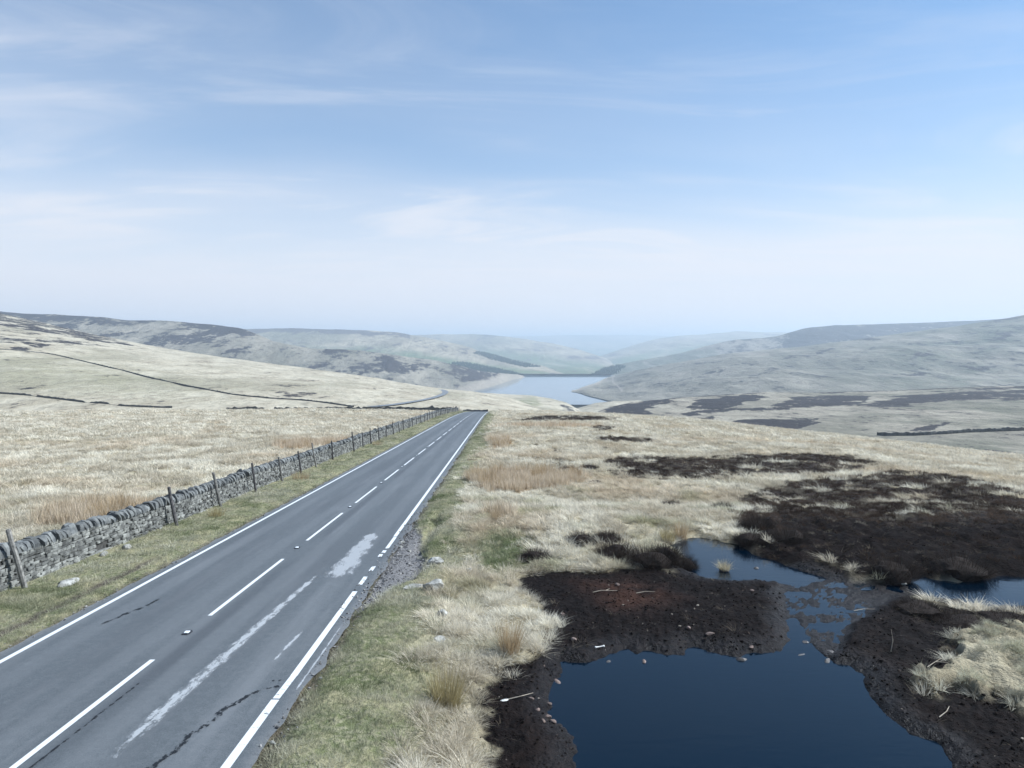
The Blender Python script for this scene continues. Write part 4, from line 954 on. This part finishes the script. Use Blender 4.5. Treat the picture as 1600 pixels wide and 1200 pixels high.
def scatter(name, label, cat, pts, rot, scl, idx, tint, protos):
    """one object of countless pieces: points that carry a tuft each"""
    me = bpy.data.meshes.new(name); me.vertices.add(len(pts)); me.vertices.foreach_set('co', np.asarray(pts, np.float32).ravel())
    def A(nm, typ, field, v):
        a = me.attributes.new(nm, typ, 'POINT'); a.data.foreach_set(field, np.asarray(v).ravel())
    A('rot', 'FLOAT_VECTOR', 'vector', np.asarray(rot, np.float32)); A('scl', 'FLOAT_VECTOR', 'vector', np.asarray(scl, np.float32))
    A('pick', 'INT', 'value', np.asarray(idx, np.int32)); t4 = np.concatenate([tint, np.ones((len(tint), 1))], 1).astype(np.float32); A('tint', 'FLOAT_COLOR', 'color', t4)
    cl = bpy.data.collections.new(name + '_kinds')
    for k, p in enumerate(protos): cl.objects.link(bpy.data.objects.new('%s_kind_%02d' % (name, k), p))
    ng = bpy.data.node_groups.new(name + '_scatter', 'GeometryNodeTree')
    ng.interface.new_socket('Geometry', in_out='INPUT', socket_type='NodeSocketGeometry'); ng.interface.new_socket('Geometry', in_out='OUTPUT', socket_type='NodeSocketGeometry')
    N = ng.nodes; gi, go = N.new('NodeGroupInput'), N.new('NodeGroupOutput'); ci = N.new('GeometryNodeCollectionInfo'); ci.inputs[0].default_value = cl
    ci.inputs['Separate Children'].default_value = True; ci.inputs['Reset Children'].default_value = True
    ip = N.new('GeometryNodeInstanceOnPoints'); ip.inputs['Pick Instance'].default_value = True
    def na(nm, typ):
        q = N.new('GeometryNodeInputNamedAttribute'); q.data_type = typ; q.inputs[0].default_value = nm; return q.outputs[0]
    e2r = N.new('FunctionNodeEulerToRotation')
    ng.links.new(na('rot', 'FLOAT_VECTOR'), e2r.inputs[0]); ng.links.new(e2r.outputs[0], ip.inputs['Rotation'])
    ng.links.new(gi.outputs[0], ip.inputs['Points']); ng.links.new(ci.outputs[0], ip.inputs['Instance'])
    ng.links.new(na('pick', 'INT'), ip.inputs['Instance Index']); ng.links.new(na('scl', 'FLOAT_VECTOR'), ip.inputs['Scale'])
    ng.links.new(ip.outputs[0], go.inputs[0])
    o = tag(obj(name, me), label, cat, kind='stuff'); md = o.modifiers.new('scatter', 'NODES'); md.node_group = ng
    return o
ZONES = [(8, 22, 34), (22, 45, 20), (45, 90, 7.5), (90, 180, 2.4), (180, 275, 0.9)]
pts = []; zon = []
for k, (r0, r1, rho) in enumerate(ZONES):
    n_ = int(0.5 * math.radians(90) * (r1 * r1 - r0 * r0) * rho)
    r_ = np.sqrt(rng.uniform(r0 * r0, r1 * r1, n_)); a_ = rng.uniform(-math.radians(45), math.radians(45), n_)
    pts.append(np.stack([r_ * np.sin(a_), r_ * np.cos(a_)], -1)); zon.append(np.full(n_, k))
pts = np.concatenate(pts); zon = np.concatenate(zon)
px_, py_ = pts[:, 0], pts[:, 1]; C = cover(px_, py_); u_ = U(px_, py_); pd_ = pools_d(px_, py_); rn = rng.random(len(px_))
bad = ((u_ > E_L - 0.03) & (u_ < E_R + 0.05)) | (pd_ < 0.10) | (C['mud'] > .4) | (C['gravel'] > .5) | (np.abs(u_ - WALL_U + 0.28) < 0.34)
on_peat = ~bad & (C['peat'] > rn)
on_heath = ~bad & ~on_peat & (C['heath'] > rn) & ((C['bare'] < rng.random(len(px_))) | (rng.random(len(px_)) < 0.07))
bare_h = ~bad & ~on_peat & ~on_heath & (C['heath'] > rn)
on_rush = ~bad & ~on_peat & (C['heath'] < .4) & (C['rush'] > rn)
on_green = ~bad & ~on_peat & ~on_heath & ~on_rush & (C['green'] > rn)
on_straw = ~bad & ((C['isle'] < .3) | (fbm(px_ * 1.1, py_ * 1.1, 3, 219) > 0.0)) & ~on_peat & ~on_heath & ~on_rush & ~on_green & ~bare_h & ((C['soil'] < 0.4))
for (bx_, by_), h_ in zip(HBP, HB):
    cut = np.hypot(px_ - bx_, py_ - by_) < h_[2] * 1.05
    on_straw &= ~cut; on_green &= ~cut; on_rush &= ~cut
pz_ = G(px_, py_, C)
def rots(n_, t=0.12):
    return np.stack([rng.normal(0, t, n_), rng.normal(0, t, n_), rng.uniform(0, 6.2832, n_)], -1)
def lerp3(a, b, t): return np.asarray(a)[None] * (1 - t[:, None]) + np.asarray(b)[None] * t[:, None]
# moor grass: fountains and combed-over tussocks on the humps, short growth between them
gp = []
for k, (n_, w_, h_, sp) in enumerate(((130, 0.0075, .24, .13), (90, 0.013, .25, .15), (60, 0.024, .28, .22), (40, 0.048, .33, .36), (30, 0.095, .40, .60))):
    gp.append(tuft('tussock', n_, h_, sp, 0.80, w_, 500 + 10 * k, M_blade, 0.75, 0.05))
    gp.append(tuft('combed_tussock', n_, h_ * 1.15, sp, 0.7, w_, 501 + 10 * k, M_blade, 0.9, 0.35))
    gp.append(tuft('short_tuft', int(n_ * .6), h_ * .42, sp * 1.1, 0.7, w_, 502 + 10 * k, M_blade, 0.7, 0.15))
k = on_straw; n_ = int(k.sum()); xx, yy2 = px_[k], py_[k]
hump = 0.5 - np.abs(fbm(xx * 0.95, yy2 * 0.95, 3, 61)); top_ = smooth(0.22, 0.44, hump)
f1 = smooth(-0.35, 0.4, fbm(xx / 4, yy2 / 4, 3, 201)); f2 = smooth(0.0, 0.55, fbm(xx / 11, yy2 / 11, 3, 205)); f3 = rng.random(n_)
tall = (top_ * 0.9 + 0.12) > rng.random(n_)
tint = lerp3((0.55, 0.48, 0.36), (0.80, 0.74, 0.605), f1)
tint = tint * (1 - 0.45 * f2[:, None]) + 0.45 * f2[:, None] * np.array([(0.60, 0.46, 0.30)])
nearw = (1 - smooth(26, 60, yy2)) * (1 - 0.35 * (xx < -12))
gr = np.clip(smooth(0.05, 0.5, fbm(xx / 2.2, yy2 / 2.2, 3, 209)) * 0.75 + 0.55 * (~tall), 0, 1) * nearw  # green patches, plus darker short growth painting the shade between tussocks
tint = tint * (1 - 0.7 * gr[:, None]) + 0.7 * gr[:, None] * np.array([(0.29, 0.29, 0.135)])
low = ((~tall) * (1 - nearw))[:, None]; tint = tint * (1 - .55 * low) + .55 * low * np.array([(0.34, 0.27, 0.165)])  # farther off the short growth turns darker brown, shade painted into its tint
isl = (C['isle'][k] * 0.7)[:, None]; tint = tint * (1 - isl) + isl * np.where((f3 < .45)[:, None], np.array([(0.15, 0.15, 0.085)]), np.array([(0.42, 0.41, 0.28)]))
tint *= (0.78 + 0.40 * f3)[:, None]
sc = (0.65 + 0.60 * rng.random(n_)) * np.where(tall, 0.8 + 0.45 * top_, 0.8) * (1 - .42 * C['isle'][k])
ang = 2.6 + 2.2 * fbm(xx / 3.0, yy2 / 3.0, 2, 215) + rng.normal(0, .45, n_)
comb = rng.random(n_) < 0.38
ro = rots(n_, .15); ro[:, 2] = np.where(comb & tall, ang, ro[:, 2])
idx = zon[k] * 3 + np.where(tall, np.where(comb, 1, 0), 2)
scatter('moor_grass', 'pale bleached moor grass covering the open moor on both sides of the road', 'grass', np.stack([xx, yy2, pz_[k] - .02], -1), ro,
        np.stack([sc, sc, sc * rng.uniform(.7, 1.15, n_)], -1), idx, tint, gp)
# verge grass: extra short tufts
vp = []; vz = []
for kk, (r0, r1, rho) in enumerate(((8, 20, 75), (20, 40, 40), (40, 90, 14), (90, 240, 3.0))):
    for side in (0, 1):
        ylo, yhi = r0 * (0.75 if r0 < 10 else .9), r1; L_ = yhi - ylo; wdt = 3.2 if side == 0 else 5.0
        n_ = int(L_ * wdt * rho); y_ = rng.uniform(ylo, yhi, n_); uu_ = (E_L - rng.uniform(0.0, wdt, n_)) if side == 0 else (E_R + rng.uniform(0.02, wdt, n_))
        vp.append(np.stack([X(uu_, y_), y_], -1)); vz.append(np.full(n_, kk))
n_ = 3500; a_ = rng.normal(0, 1, (n_, 2)); vp.append(np.stack([-0.3 + a_[:, 0] * 1.1, 24.5 + a_[:, 1] * 2.6], -1)); vz.append(np.full(n_, 1))
vp = np.concatenate(vp); vz = np.concatenate(vz); C2 = cover(vp[:, 0], vp[:, 1]); u2 = U(vp[:, 0], vp[:, 1]); rn = rng.random(len(vp))
ok = (C2['green'] * (1 - 0.93 * C2['soil']) * (1 - C2['gravel']) > rn) & (pools_d(vp[:, 0], vp[:, 1]) > .15) & ((u2 < E_L - 0.02) | (u2 > E_R + .03)) & (np.abs(u2 - WALL_U + .28) > .3)
vp, vz = vp[ok], vz[ok]; xx, yy2 = vp[:, 0], vp[:, 1]; n_ = len(vp)
vpz = G(xx, yy2); g1 = smooth(-0.35, 0.35, fbm(xx / 1.6, yy2 / 1.6, 3, 221)); g2 = smooth(-.1, .45, fbm(xx / 5, yy2 / 5, 2, 225))
tint = lerp3((0.17, 0.19, 0.095), (0.45, 0.415, 0.30), g1); tint = tint * (1 - .6 * g2[:, None]) + .6 * g2[:, None] * np.array([(0.56, 0.52, 0.41)])
cl_ = (1 - smooth(1.2, 3.0, np.hypot((xx + .3) / 1.15, (yy2 - 24.5) / 3.2) * 2.2))[:, None]; tint = tint * (1 - .55 * cl_) + .55 * cl_ * np.array([(0.15, 0.20, 0.065)])
tint *= (0.8 + 0.4 * rng.random(n_))[:, None]
vproto = [tuft('verge_tuft', m_, .13, .13 * q_, 0.8, w_, 560 + i, M_blade, .7) for i, (m_, w_, q_) in enumerate(((46, .0055, 1), (46, .0055, 1.2), (34, .010, 1.3), (34, .010, 1.5), (26, .02, 1.9), (26, .02, 2.2), (22, .05, 3.5), (22, .05, 4)))]
sc = 0.55 + 0.75 * rng.random(n_) ** 1.6
scatter('verge_grass', 'short green and straw grass along the road verges', 'grass', np.stack([xx, yy2, vpz - .012], -1), rots(n_, .2), np.stack([sc, sc, sc], -1), vz * 2 + rng.integers(0, 2, n_), tint, vproto)
# heather carpet
hp = []
for i, (m_, w_, h_, sp) in enumerate(((150, .008, .20, .17), (110, .011, .20, .19), (60, .020, .24, .28), (34, .045, .30, .50), (26, .09, .36, .8))):
    for s in range(2): hp.append(tuft('heather_tuft', m_, h_ * (1, .75)[s], sp, .75, w_, 600 + i * 5 + s, M_blade, .15, dome=True))
k = on_heath; n_ = int(k.sum()); xx, yy2 = px_[k], py_[k]; h1 = rng.random(n_); h2 = smooth(-.2, .5, fbm(xx / 3, yy2 / 3, 3, 231))
tint = lerp3((0.024, 0.0165, 0.0125), (0.125, 0.088, 0.064), np.clip(0.35 * h1 + .65 * h2, 0, 1)); gh = ((smooth(-.1, .5, fbm(xx / 1.5, yy2 / 1.5, 3, 235)) * smooth(26, 40, yy2) * .8 + .06) > rng.random(n_))[:, None]; tint = np.where(gh, np.array([(0.24, 0.205, 0.155)]), tint); sc = .6 + .7 * h1
scatter('heather', 'dark brown winter heather spread over the right hand moor', 'heather', np.stack([xx, yy2, pz_[k] - .03], -1), rots(n_, .15), np.stack([sc, sc, sc * rng.uniform(.7, 1.2, n_)], -1), zon[k] * 2 + rng.integers(0, 2, n_), tint, hp)
# rush fill in the beds
rp = [tuft('rush_tuft', (70, 44, 26)[i // 2], .62, .16 * (1, 1.4, 2)[i // 2], .22, (.008, .018, .04)[i // 2], 640 + i, M_blade, .25, .05) for i in range(6)]
k = on_rush & (rng.random(len(on_rush)) < 0.55); n_ = int(k.sum()); r1 = rng.random(n_); tint = lerp3((0.50, 0.40, 0.27), (0.74, 0.63, 0.48), r1); sc = .7 + .6 * rng.random(n_)
zi = np.array([0, 1, 1, 2, 2])[zon[k]]
scatter('rush_bed', 'orange brown dead rushes growing in beds on the moor', 'rushes', np.stack([px_[k], py_[k], pz_[k] - .02], -1), rots(n_, .12), np.stack([sc, sc, sc * rng.uniform(.75, 1.2, n_)], -1), zi * 2 + rng.integers(0, 2, n_), tint, rp)
# clods on the bare peat, dead fibres among them
def lump(seed, m):
    v, t = rock(seed, 1, 1, .75, .35, 2); return mk('clod', v, None, t, m)
M_clod, n, b, _ = mat('peat_clod'); n.l(n.attr('tint', 'INSTANCER').outputs['Color'], b.inputs['Base Color']); b.inputs['Roughness'].default_value = .9; b.inputs['Specular IOR Level'].default_value = .06
pk = np.concatenate([np.nonzero(on_peat & (zon < 2))[0]] * 2); k2 = np.nonzero(bare_h & (zon < 2))[0]; pk = np.concatenate([pk, k2])
xx, yy2 = px_[pk] + rng.normal(0, .12, len(pk)), py_[pk] + rng.normal(0, .12, len(pk)); q = (pools_d(xx, yy2) > .02); xx, yy2 = xx[q], yy2[q]; n_ = len(xx)
sc = 0.018 + 0.055 * rng.random(n_) ** 4; tint = lerp3((0.005, 0.0037, 0.0034), (0.013, 0.0095, 0.008), rng.random(n_))
scatter('peat_clods', 'crumbled dark peat clods on the bare bog', 'peat', np.stack([xx, yy2, G(xx, yy2) + .05 * sc], -1), rots(n_, .5), np.stack([sc * rng.uniform(.8, 1.6, n_), sc * rng.uniform(.8, 1.6, n_), sc], -1), rng.integers(0, 4, n_), tint, [lump(700 + i, M_clod) for i in range(4)])
k = on_peat & (zon < 2) & (rng.random(len(on_peat)) < np.where(C['red'] > .3, .02, .05)); k |= bare_h & (zon < 2) & (rng.random(len(on_peat)) < .25); n_ = int(k.sum())
fp = [tuft('dead_fibre', 16, .20, .10, 1.1, .006, 720 + i, M_blade, .9) for i in range(3)]; sc = .4 + .8 * rng.random(n_)
scatter('dead_fibres', 'thin dead grass fibres strewn over the bare peat', 'grass', np.stack([px_[k], py_[k], pz_[k]], -1), rots(n_, .3), np.stack([sc, sc, sc * .6], -1), rng.integers(0, 3, n_), lerp3((.10, .075, .055), (.30, .25, .18), rng.random(n_)), fp)
k = np.nonzero(on_peat & (zon == 0))[0]; k = rng.choice(k, min(260, len(k)), replace=False); n_ = len(k); sc = .015 + .05 * rng.random(n_) ** 3
scatter('peat_pebbles', 'tiny pale pebbles scattered over the bare peat', 'pebbles', np.stack([px_[k], py_[k], pz_[k] + .2 * sc], -1), rots(n_, .5), np.stack([sc * 1.5, sc, sc * .7], -1), rng.integers(0, 4, n_), lerp3((.08, .06, .05), (.36, .31, .25), rng.random(n_) ** 2), [lump(760 + i, M_clod) for i in range(4)])
# gravel in the worn lay-by and along the asphalt edges
n_ = 5200; q1 = np.concatenate([np.stack([rng.uniform(-4.6, -1.8, n_), rng.uniform(17, 33, n_)], -1), np.stack([X(E_R + rng.uniform(-.12, .3, 2600), 0), rng.uniform(9, 45, 2600)], -1), np.stack([E_L - rng.uniform(-.1, .3, 2200), rng.uniform(14, 45, 2200)], -1)])
q1[n_:, 0] -= .0144 * q1[n_:, 1]
C3 = cover(q1[:, 0], q1[:, 1]); okg = (np.maximum(C3['gravel'], C3['soil'] * .55) > rng.random(len(q1))); q1 = q1[okg]; n_ = len(q1); uq = U(q1[:, 0], q1[:, 1])
zq = np.where((uq < E_R - .03) & (uq > E_L + .03), Rs(uq, q1[:, 1]), G(q1[:, 0], q1[:, 1])); sc = .014 + .06 * rng.random(n_) ** 4
scatter('gravel', 'loose grey gravel along the broken asphalt edge', 'gravel', np.stack([q1[:, 0], q1[:, 1], zq + .25 * sc], -1), rots(n_, .6), np.stack([sc * 1.3, sc, sc * .8], -1), rng.integers(0, 4, n_), lerp3((.09, .085, .08), (.34, .32, .30), rng.random(n_) ** 1.5), [lump(740 + i, M_clod) for i in range(4)])

# ------------------------------------------------------------------ single rocks, bushes, tufts, sticks
def put(name, me, px, py, label, cat, group=None, rot=0.0, sink=0.0, scale=1.0, level=None, tilt=(0, 0)):
    """stands a thing on the ground where the sight line (px,py) meets it"""
    if level is None: x_, y_ = ground_at(np.array([px], float), np.array([py], float), G)[0]; z_ = Gp(x_, y_)
    else: x_, y_, z_ = at_level(np.array([float(px)]), np.array([float(py)]), level)[0]
    sc_ = (scale,) * 3 if np.isscalar(scale) else scale
    o = obj(name, me, None, (float(x_), float(y_), float(z_) - sink), (tilt[0], tilt[1], rot), sc_)
    return tag(o, label, cat, group)
def rockmesh(seed, s, m, rough=.2, sub=3):
    v, t = rock(seed, *s, rough, sub); me = mk('rock', v, None, t, m); return me
BO = [(683, 880, (.72, .42, .30), 'pale cracked boulder in the grass above the gravel lay-by', .02, 0.2), (677, 921, (.62, .5, .46), 'big pale gritstone boulder at the edge of the lay-by', .02, 0.5),
      (645, 917, (.75, .42, .12), 'flat pale slab half buried left of the big boulder', .02, 0.1), (690, 966, (.36, .34, .32), 'grey boulder in rough grass below the big boulder', .02, .9),
      (685, 1000, (.34, .55, .10), 'flat grey stone sunk in the verge below the boulders', .0, .4), (733, 892, (.20, .16, .15), 'small white stone on the green patch right of the boulders', .0, .2),
      (669, 886, (.15, .12, .12), 'small white stone beside the cracked boulder', .0, .2), (634, 921, (.15, .14, .10), 'small white stone on the gravel by the flat slab', .0, .2),
      (628, 849, (.22, .18, .14), 'pale rubble stone in the gravel by the dark bank', .0, .7), (626, 856, (.16, .13, .11), 'smaller rubble stone in the gravel, nearer than its neighbour', .0, .2),
      (640, 862, (.18, .14, .12), 'dusty stone at the foot of the dark bank', .0, 1.2), (104, 912, (.85, .55, .16), 'flat pale stone lying in the grass beside the nearest fence post', .02, 1.4),
      (197, 858, (.34, .3, .28), 'pale fallen stone at the foot of the wall', .0, .5), (163, 868, (.34, .25, .2), 'pale stone fallen out of the hole in the wall', .0, 1.5), (426, 1163, (.13, .1, .08), 'small white stone on the dirt edge of the near road', .0, .1)]
for i, (a, b_, s, l_, sk, r_) in enumerate(BO): put('boulder' if max(s) > .3 else 'stone', rockmesh(800 + i, s, M_boulder), a, b_, l_, 'boulder' if max(s) > .3 else 'stone', 'pale stones on the verges', r_, sk - .22 * s[2])
SH = [(870, 1068, (.34, .15, .10), 'long reddish stone jutting into the near pool, topmost on its left shore'), (863, 1091, (.16, .13, .08), 'reddish shore stone second from the top on the left shore'), (858, 1101, (.13, .10, .07), 'small reddish shore stone third from the top on the left shore'),
      (857, 1121, (.13, .14, .08), 'reddish stone in the middle cluster on the left shore'), (864, 1129, (.15, .13, .08), 'reddish stone at the water in the middle cluster of the left shore'), (849, 1127, (.12, .10, .07), 'reddish stone furthest from the water in the left shore cluster'),
      (923, 1164, (.17, .2, .10), 'square reddish stone standing in the near pool at bottom'), (856, 969, (.20, .13, .10), 'tan stone at the grass edge of the peat'), (879, 961, (.14, .12, .09), 'tan stone on the peat right of the grass edge'),
      (897, 1000, (.22, .15, .10), 'buff stone on the peat above the left corner of the pool'), (965, 914, (.20, .14, .10), 'buff stone on the reddish peat near the heather'), (1076, 982, (.15, .12, .10), 'pale yellow stone in the middle of the peat'),
      (1108, 992, (.30, .15, .10), 'long buff stone on the peat above the pool edge'), (1175, 925, (.14, .12, .10), 'small pale stone on the peat near the far pool'), (1174, 1012, (.20, .10, .06), 'flat buff stone at the pool edge by the channel'),
      (1107, 897, (.16, .13, .10), 'small stone at the near corner of the far pool'), (830, 1093, (.13, .10, .08), 'dull stone on the black peat left of the shore stones'), (840, 1110, (.14, .1, .08), 'dull stone on the black peat beside the shore cluster')]
for i, (a, b_, s, l_) in enumerate(SH): put('stone', rockmesh(840 + i, s, M_redstone, .15, 2), a, b_, l_, 'stone', 'stones about the pools', rng.uniform(0, 3), -.15 * s[2])
WS = [(1007, 1034, (.20, .17, .18), 'round stone standing in the water off the far shore of the near pool', M_redstone), (1182, 888, (.20, .16, .14), 'dark stone in the middle of the far pool', M_dark), (1258, 1003, (.26, .18, .12), 'wet dark stone in the channel between the pools', M_dark),
      (1298, 1018, (.40, .2, .12), 'long wet stone at the right mouth of the channel', M_dark), (1293, 1031, (.45, .22, .14), 'dark slab below the long wet stone in the channel mouth', M_dark), (1252, 1023, (.3, .1, .05), 'thin dark stone lying awash at the channel mouth', M_dark), (1156, 1030, (.42, .26, .2), 'dark peat block at the edge of the near pool', M_dark), (951, 1034, (.16, .12, .1), 'small dark stone at the pool edge below the white stick', M_dark)]
for i, (a, b_, s, l_, m_) in enumerate(WS): put('stone', rockmesh(870 + i, s, m_, .18, 2), a, b_, l_, 'stone', 'stones in the water', rng.uniform(0, 1), .18 * s[2], level=ZW)
sv, sf, st = box_mesh('slab', .42, .17, .06, .10, 77, M_boulder, .2); put('stone_slab', mk('stone_slab', sv, sf, st, M_wall), 1404, 914, 'pale flat slab lying at the corner of the right hand pool', 'stone slab', None, -.45, -.05)
sv, sf, st = box_mesh('slab', .34, .14, .09, .12, 78, M_boulder, .2); put('stone_slab', mk('stone_slab', sv, sf, st, M_wall), 1383, 899, 'pale upright slab under the heather beside the right hand pool', 'stone slab', None, .5, -.05, tilt=(.5, .2))
# sticks
def stick(name, P_, r_, m, px, py, label, cat, rot=0.0, lift=.02):
    V = []; Q = []; T = []
    for path in P_:
        p = np.array(path, float); k = 6; b0 = len(V)
        for i, c in enumerate(p):
            d = p[min(i + 1, len(p) - 1)] - p[max(i - 1, 0)]; d /= np.linalg.norm(d) + 1e-9; a = np.cross(d, (0, 0, 1)); a /= np.linalg.norm(a) + 1e-9; b2 = np.cross(d, a)
            rr_ = r_ * (1 - .55 * i / (len(p) - 1))
            for j in range(k): V.append(c + rr_ * (math.cos(j * math.pi / 3) * a + math.sin(j * math.pi / 3) * b2))
        for i in range(len(p) - 1):
            for j in range(k): Q.append((b0 + i * k + j, b0 + i * k + (j + 1) % k, b0 + (i + 1) * k + (j + 1) % k, b0 + (i + 1) * k + j))
        for e in (b0, b0 + (len(p) - 1) * k):
            for j in range(1, k - 1): T.append((e, e + j, e + j + 1))
    put(name, mk(name, V, Q, T, m), px, py, label, cat, None, rot, -lift)
def knobbed(name, L_, r_, m):     # a bleached stick with knuckled ends
    v = []; prof = [(-.5, .3), (-.47, 1.5), (-.40, 1.7), (-.33, 1.0), (0, .8), (.33, 1.0), (.40, 1.6), (.47, 1.4), (.5, .3)]; k = 8
    for a, w in prof: v += [(a * L_, r_ * w * math.cos(j * math.pi / 4), r_ * w * math.sin(j * math.pi / 4)) for j in range(k)]
    q = [(i * k + j, i * k + (j + 1) % k, (i + 1) * k + (j + 1) % k, (i + 1) * k + j) for i in range(len(prof) - 1) for j in range(k)]
    return mk(name, v, q, None, m, smoothf=True)
put('bleached_stick', knobbed('bleached_stick', .26, .017, M_white), 937, 1012, 'short bleached white stick lying on the peat by the pool', 'stick', None, .35, -.02)
put('pale_fragment', rockmesh(890, (.16, .10, .06), M_white, .3, 2), 788, 1096, 'small white scrap on the dark peat left of the near pool', 'scrap', None, .3, -.02)
TW = [([[(-.35, 0, 0), (-.1, .05, .03), (.2, .02, .02), (.38, .06, .01)], [(.05, .04, .03), (.18, .16, .03)]], 945, 926, 'long thin twig on the reddish peat', .1), ([[(-.28, 0, 0), (0, .04, .03), (.28, .02, .02)]], 1009, 928, 'thick short twig on the right of the reddish peat', .05),
      ([[(-.3, 0, 0), (0, .1, .05), (.3, .25, .04)], [(0, .1, .05), (.2, .02, .05), (.3, -.1, .03)]], 1467, 1043, 'forked pale twig on the dark peat beside the grassy island', .2), ([[(0, 0, 0), (.05, .02, .25), (.02, .05, .5)]], 1392, 1020, 'thin upright dead stem right of the channel', 0),
      ([[(-.3, 0, 0), (0, .03, .02), (.35, -.03, .02)]], 1350, 955, 'pale driftwood twig on the mud right of the channel', .15), ([[(-.25, .1, 0), (0, 0, .05), (.3, .05, .02)]], 815, 1094, 'thin straw coloured twig on the black peat near the white scrap', .5), ([[(-.15, 0, 0), (.05, .1, .06), (.22, .3, .05)]], 1480, 1122, 'curled pale root at the foot of the grassy island', .0)]
for i, (p_, a, b_, l_, r_) in enumerate(TW): stick('twig', p_, .010 if i else .009, M_twig, a, b_, l_, 'twig', r_)
# heather bushes
def bush(seed, w, h):
    return tuft('twigs', 1500, h * 1.15, w * 1.05, .75, .011, seed, M_hth, .12, 0, 2, dome=True)
for i, (a, b_, w_, h_, l_) in enumerate(HB):
    o = put('heather_bush', bush(900 + i, w_, h_), a, b_, l_, 'heather bush', 'dark heather bushes', sink=.04)
    v_, t_ = rock(980 + i, w_ * 2.1, w_ * 2.1, h_ * 1.25, .3, 3); obj('woody_core', mk('woody_core', v_, None, t_, M_core2), o)
# rush clumps and tufts
def clump(seed, m, n_=330, h=.85, sp=.20, ln=.24, w=.0075): return tuft('rush_stems', n_, h, sp, ln, w, seed, m, .2, .03)
RC = [(797, 1022, 330, .9, .16, M_rush, 'tall tan rush clump at the left edge of the peat'), (697, 1104, 420, .85, .24, M_rushg, 'big tan rush clump on the near verge'), (1064, 843, 300, .8, .2, M_rush, 'tan rush clump at the top of the far pool'), (1043, 845, 260, .6, .24, M_rushg, 'greenish tuft left of the rush clump by the far pool'),
      (470, 748, 300, .6, .5, M_rush, 'brown tuft at the foot of the wall between two posts'), (338, 806, 260, .45, .3, M_rushg, 'olive tuft at the foot of the third fence post'), (590, 695, 260, .6, .5, M_rush, 'brown tuft at the wall foot further up the verge'), (775, 812, 260, .55, .3, M_rush, 'small tan rush clump alone in the grass right of the road')]
for i, (a, b_, n_, h_, sp_, m_, l_) in enumerate(RC): put('rush_clump', clump(930 + i, m_, n_, h_, sp_), a, b_, l_, 'rush clump', 'rush clumps', sink=.03)
protoR = [clump(950 + i, M_rush, 200, 1.0, .38, .26, .014) for i in range(4)]
BL = ['tan rush clump in the large bed right of the road', 'pale rush clump in the small bed near the crest', None, 'orange rush clump in the bed behind the wall beyond the bend posts', 'brown rush clump in the bed behind the near wall', None, None]
for bi, (reg, cnt, hh_) in enumerate(zip(RUSH, (16, 4, 0, 9, 14, 0, 0), (.95, .9, 0, .9, .85, 0, 0))):
    lo_, hi_ = reg.lo, reg.hi; k = 0
    while k < cnt:
        p = rng.uniform(lo_, hi_)
        if sdf(p[:1], p[1:], reg.poly)[0] > 0: continue
        s_ = hh_ * rng.uniform(.75, 1.15); o = obj('rush_clump', protoR[k % 4], None, (p[0], p[1], Gp(*p) - .03), (0, 0, rng.uniform(0, 6)), (1.0, 1.0, s_)); tag(o, BL[bi], 'rush clump', ('rushes in the large right bed', 'rushes in the small bed', '', 'rushes behind the far wall', 'rushes behind the near wall')[bi]); k += 1
o = put('grass_islet', tuft('islet_grass', 260, .38, .14, .5, .008, 970, M_straw, .5), 1132, 892, 'tuft of straw grass on its own in the far pool', 'grass tuft', level=ZW, sink=-.05)
obj('peat_base', rockmesh(971, (.36, .30, .2), M_dark, .2, 2), o, (0, 0, -.03))

# ------------------------------------------------------------------ haze over the valley
hz = bpy.data.materials.new('haze_air'); hz.use_nodes = True; n = NT(hz.node_tree); out = n.n('ShaderNodeOutputMaterial'); pv = n.n('ShaderNodeVolumePrincipled')
pv.inputs['Color'].default_value = (*HAZE_COLOR, 1); pv.inputs['Density'].default_value = HAZE_DENSITY; pv.inputs['Anisotropy'].default_value = 0.15
n.l(pv.outputs[0], out.inputs['Volume'])
x0, x1, y0, y1, z0, z1 = -14500, 14500, -250, 16500, -106, 205
V = [(x, y, z) for z in (z0, z1) for y in (y0, y1) for x in (x0, x1)]
me = mk('haze', V, [(0, 2, 3, 1), (4, 5, 7, 6), (0, 1, 5, 4), (2, 6, 7, 3), (0, 4, 6, 2), (1, 3, 7, 5)], mat=hz)
tag(obj('haze', me), kind='stuff')
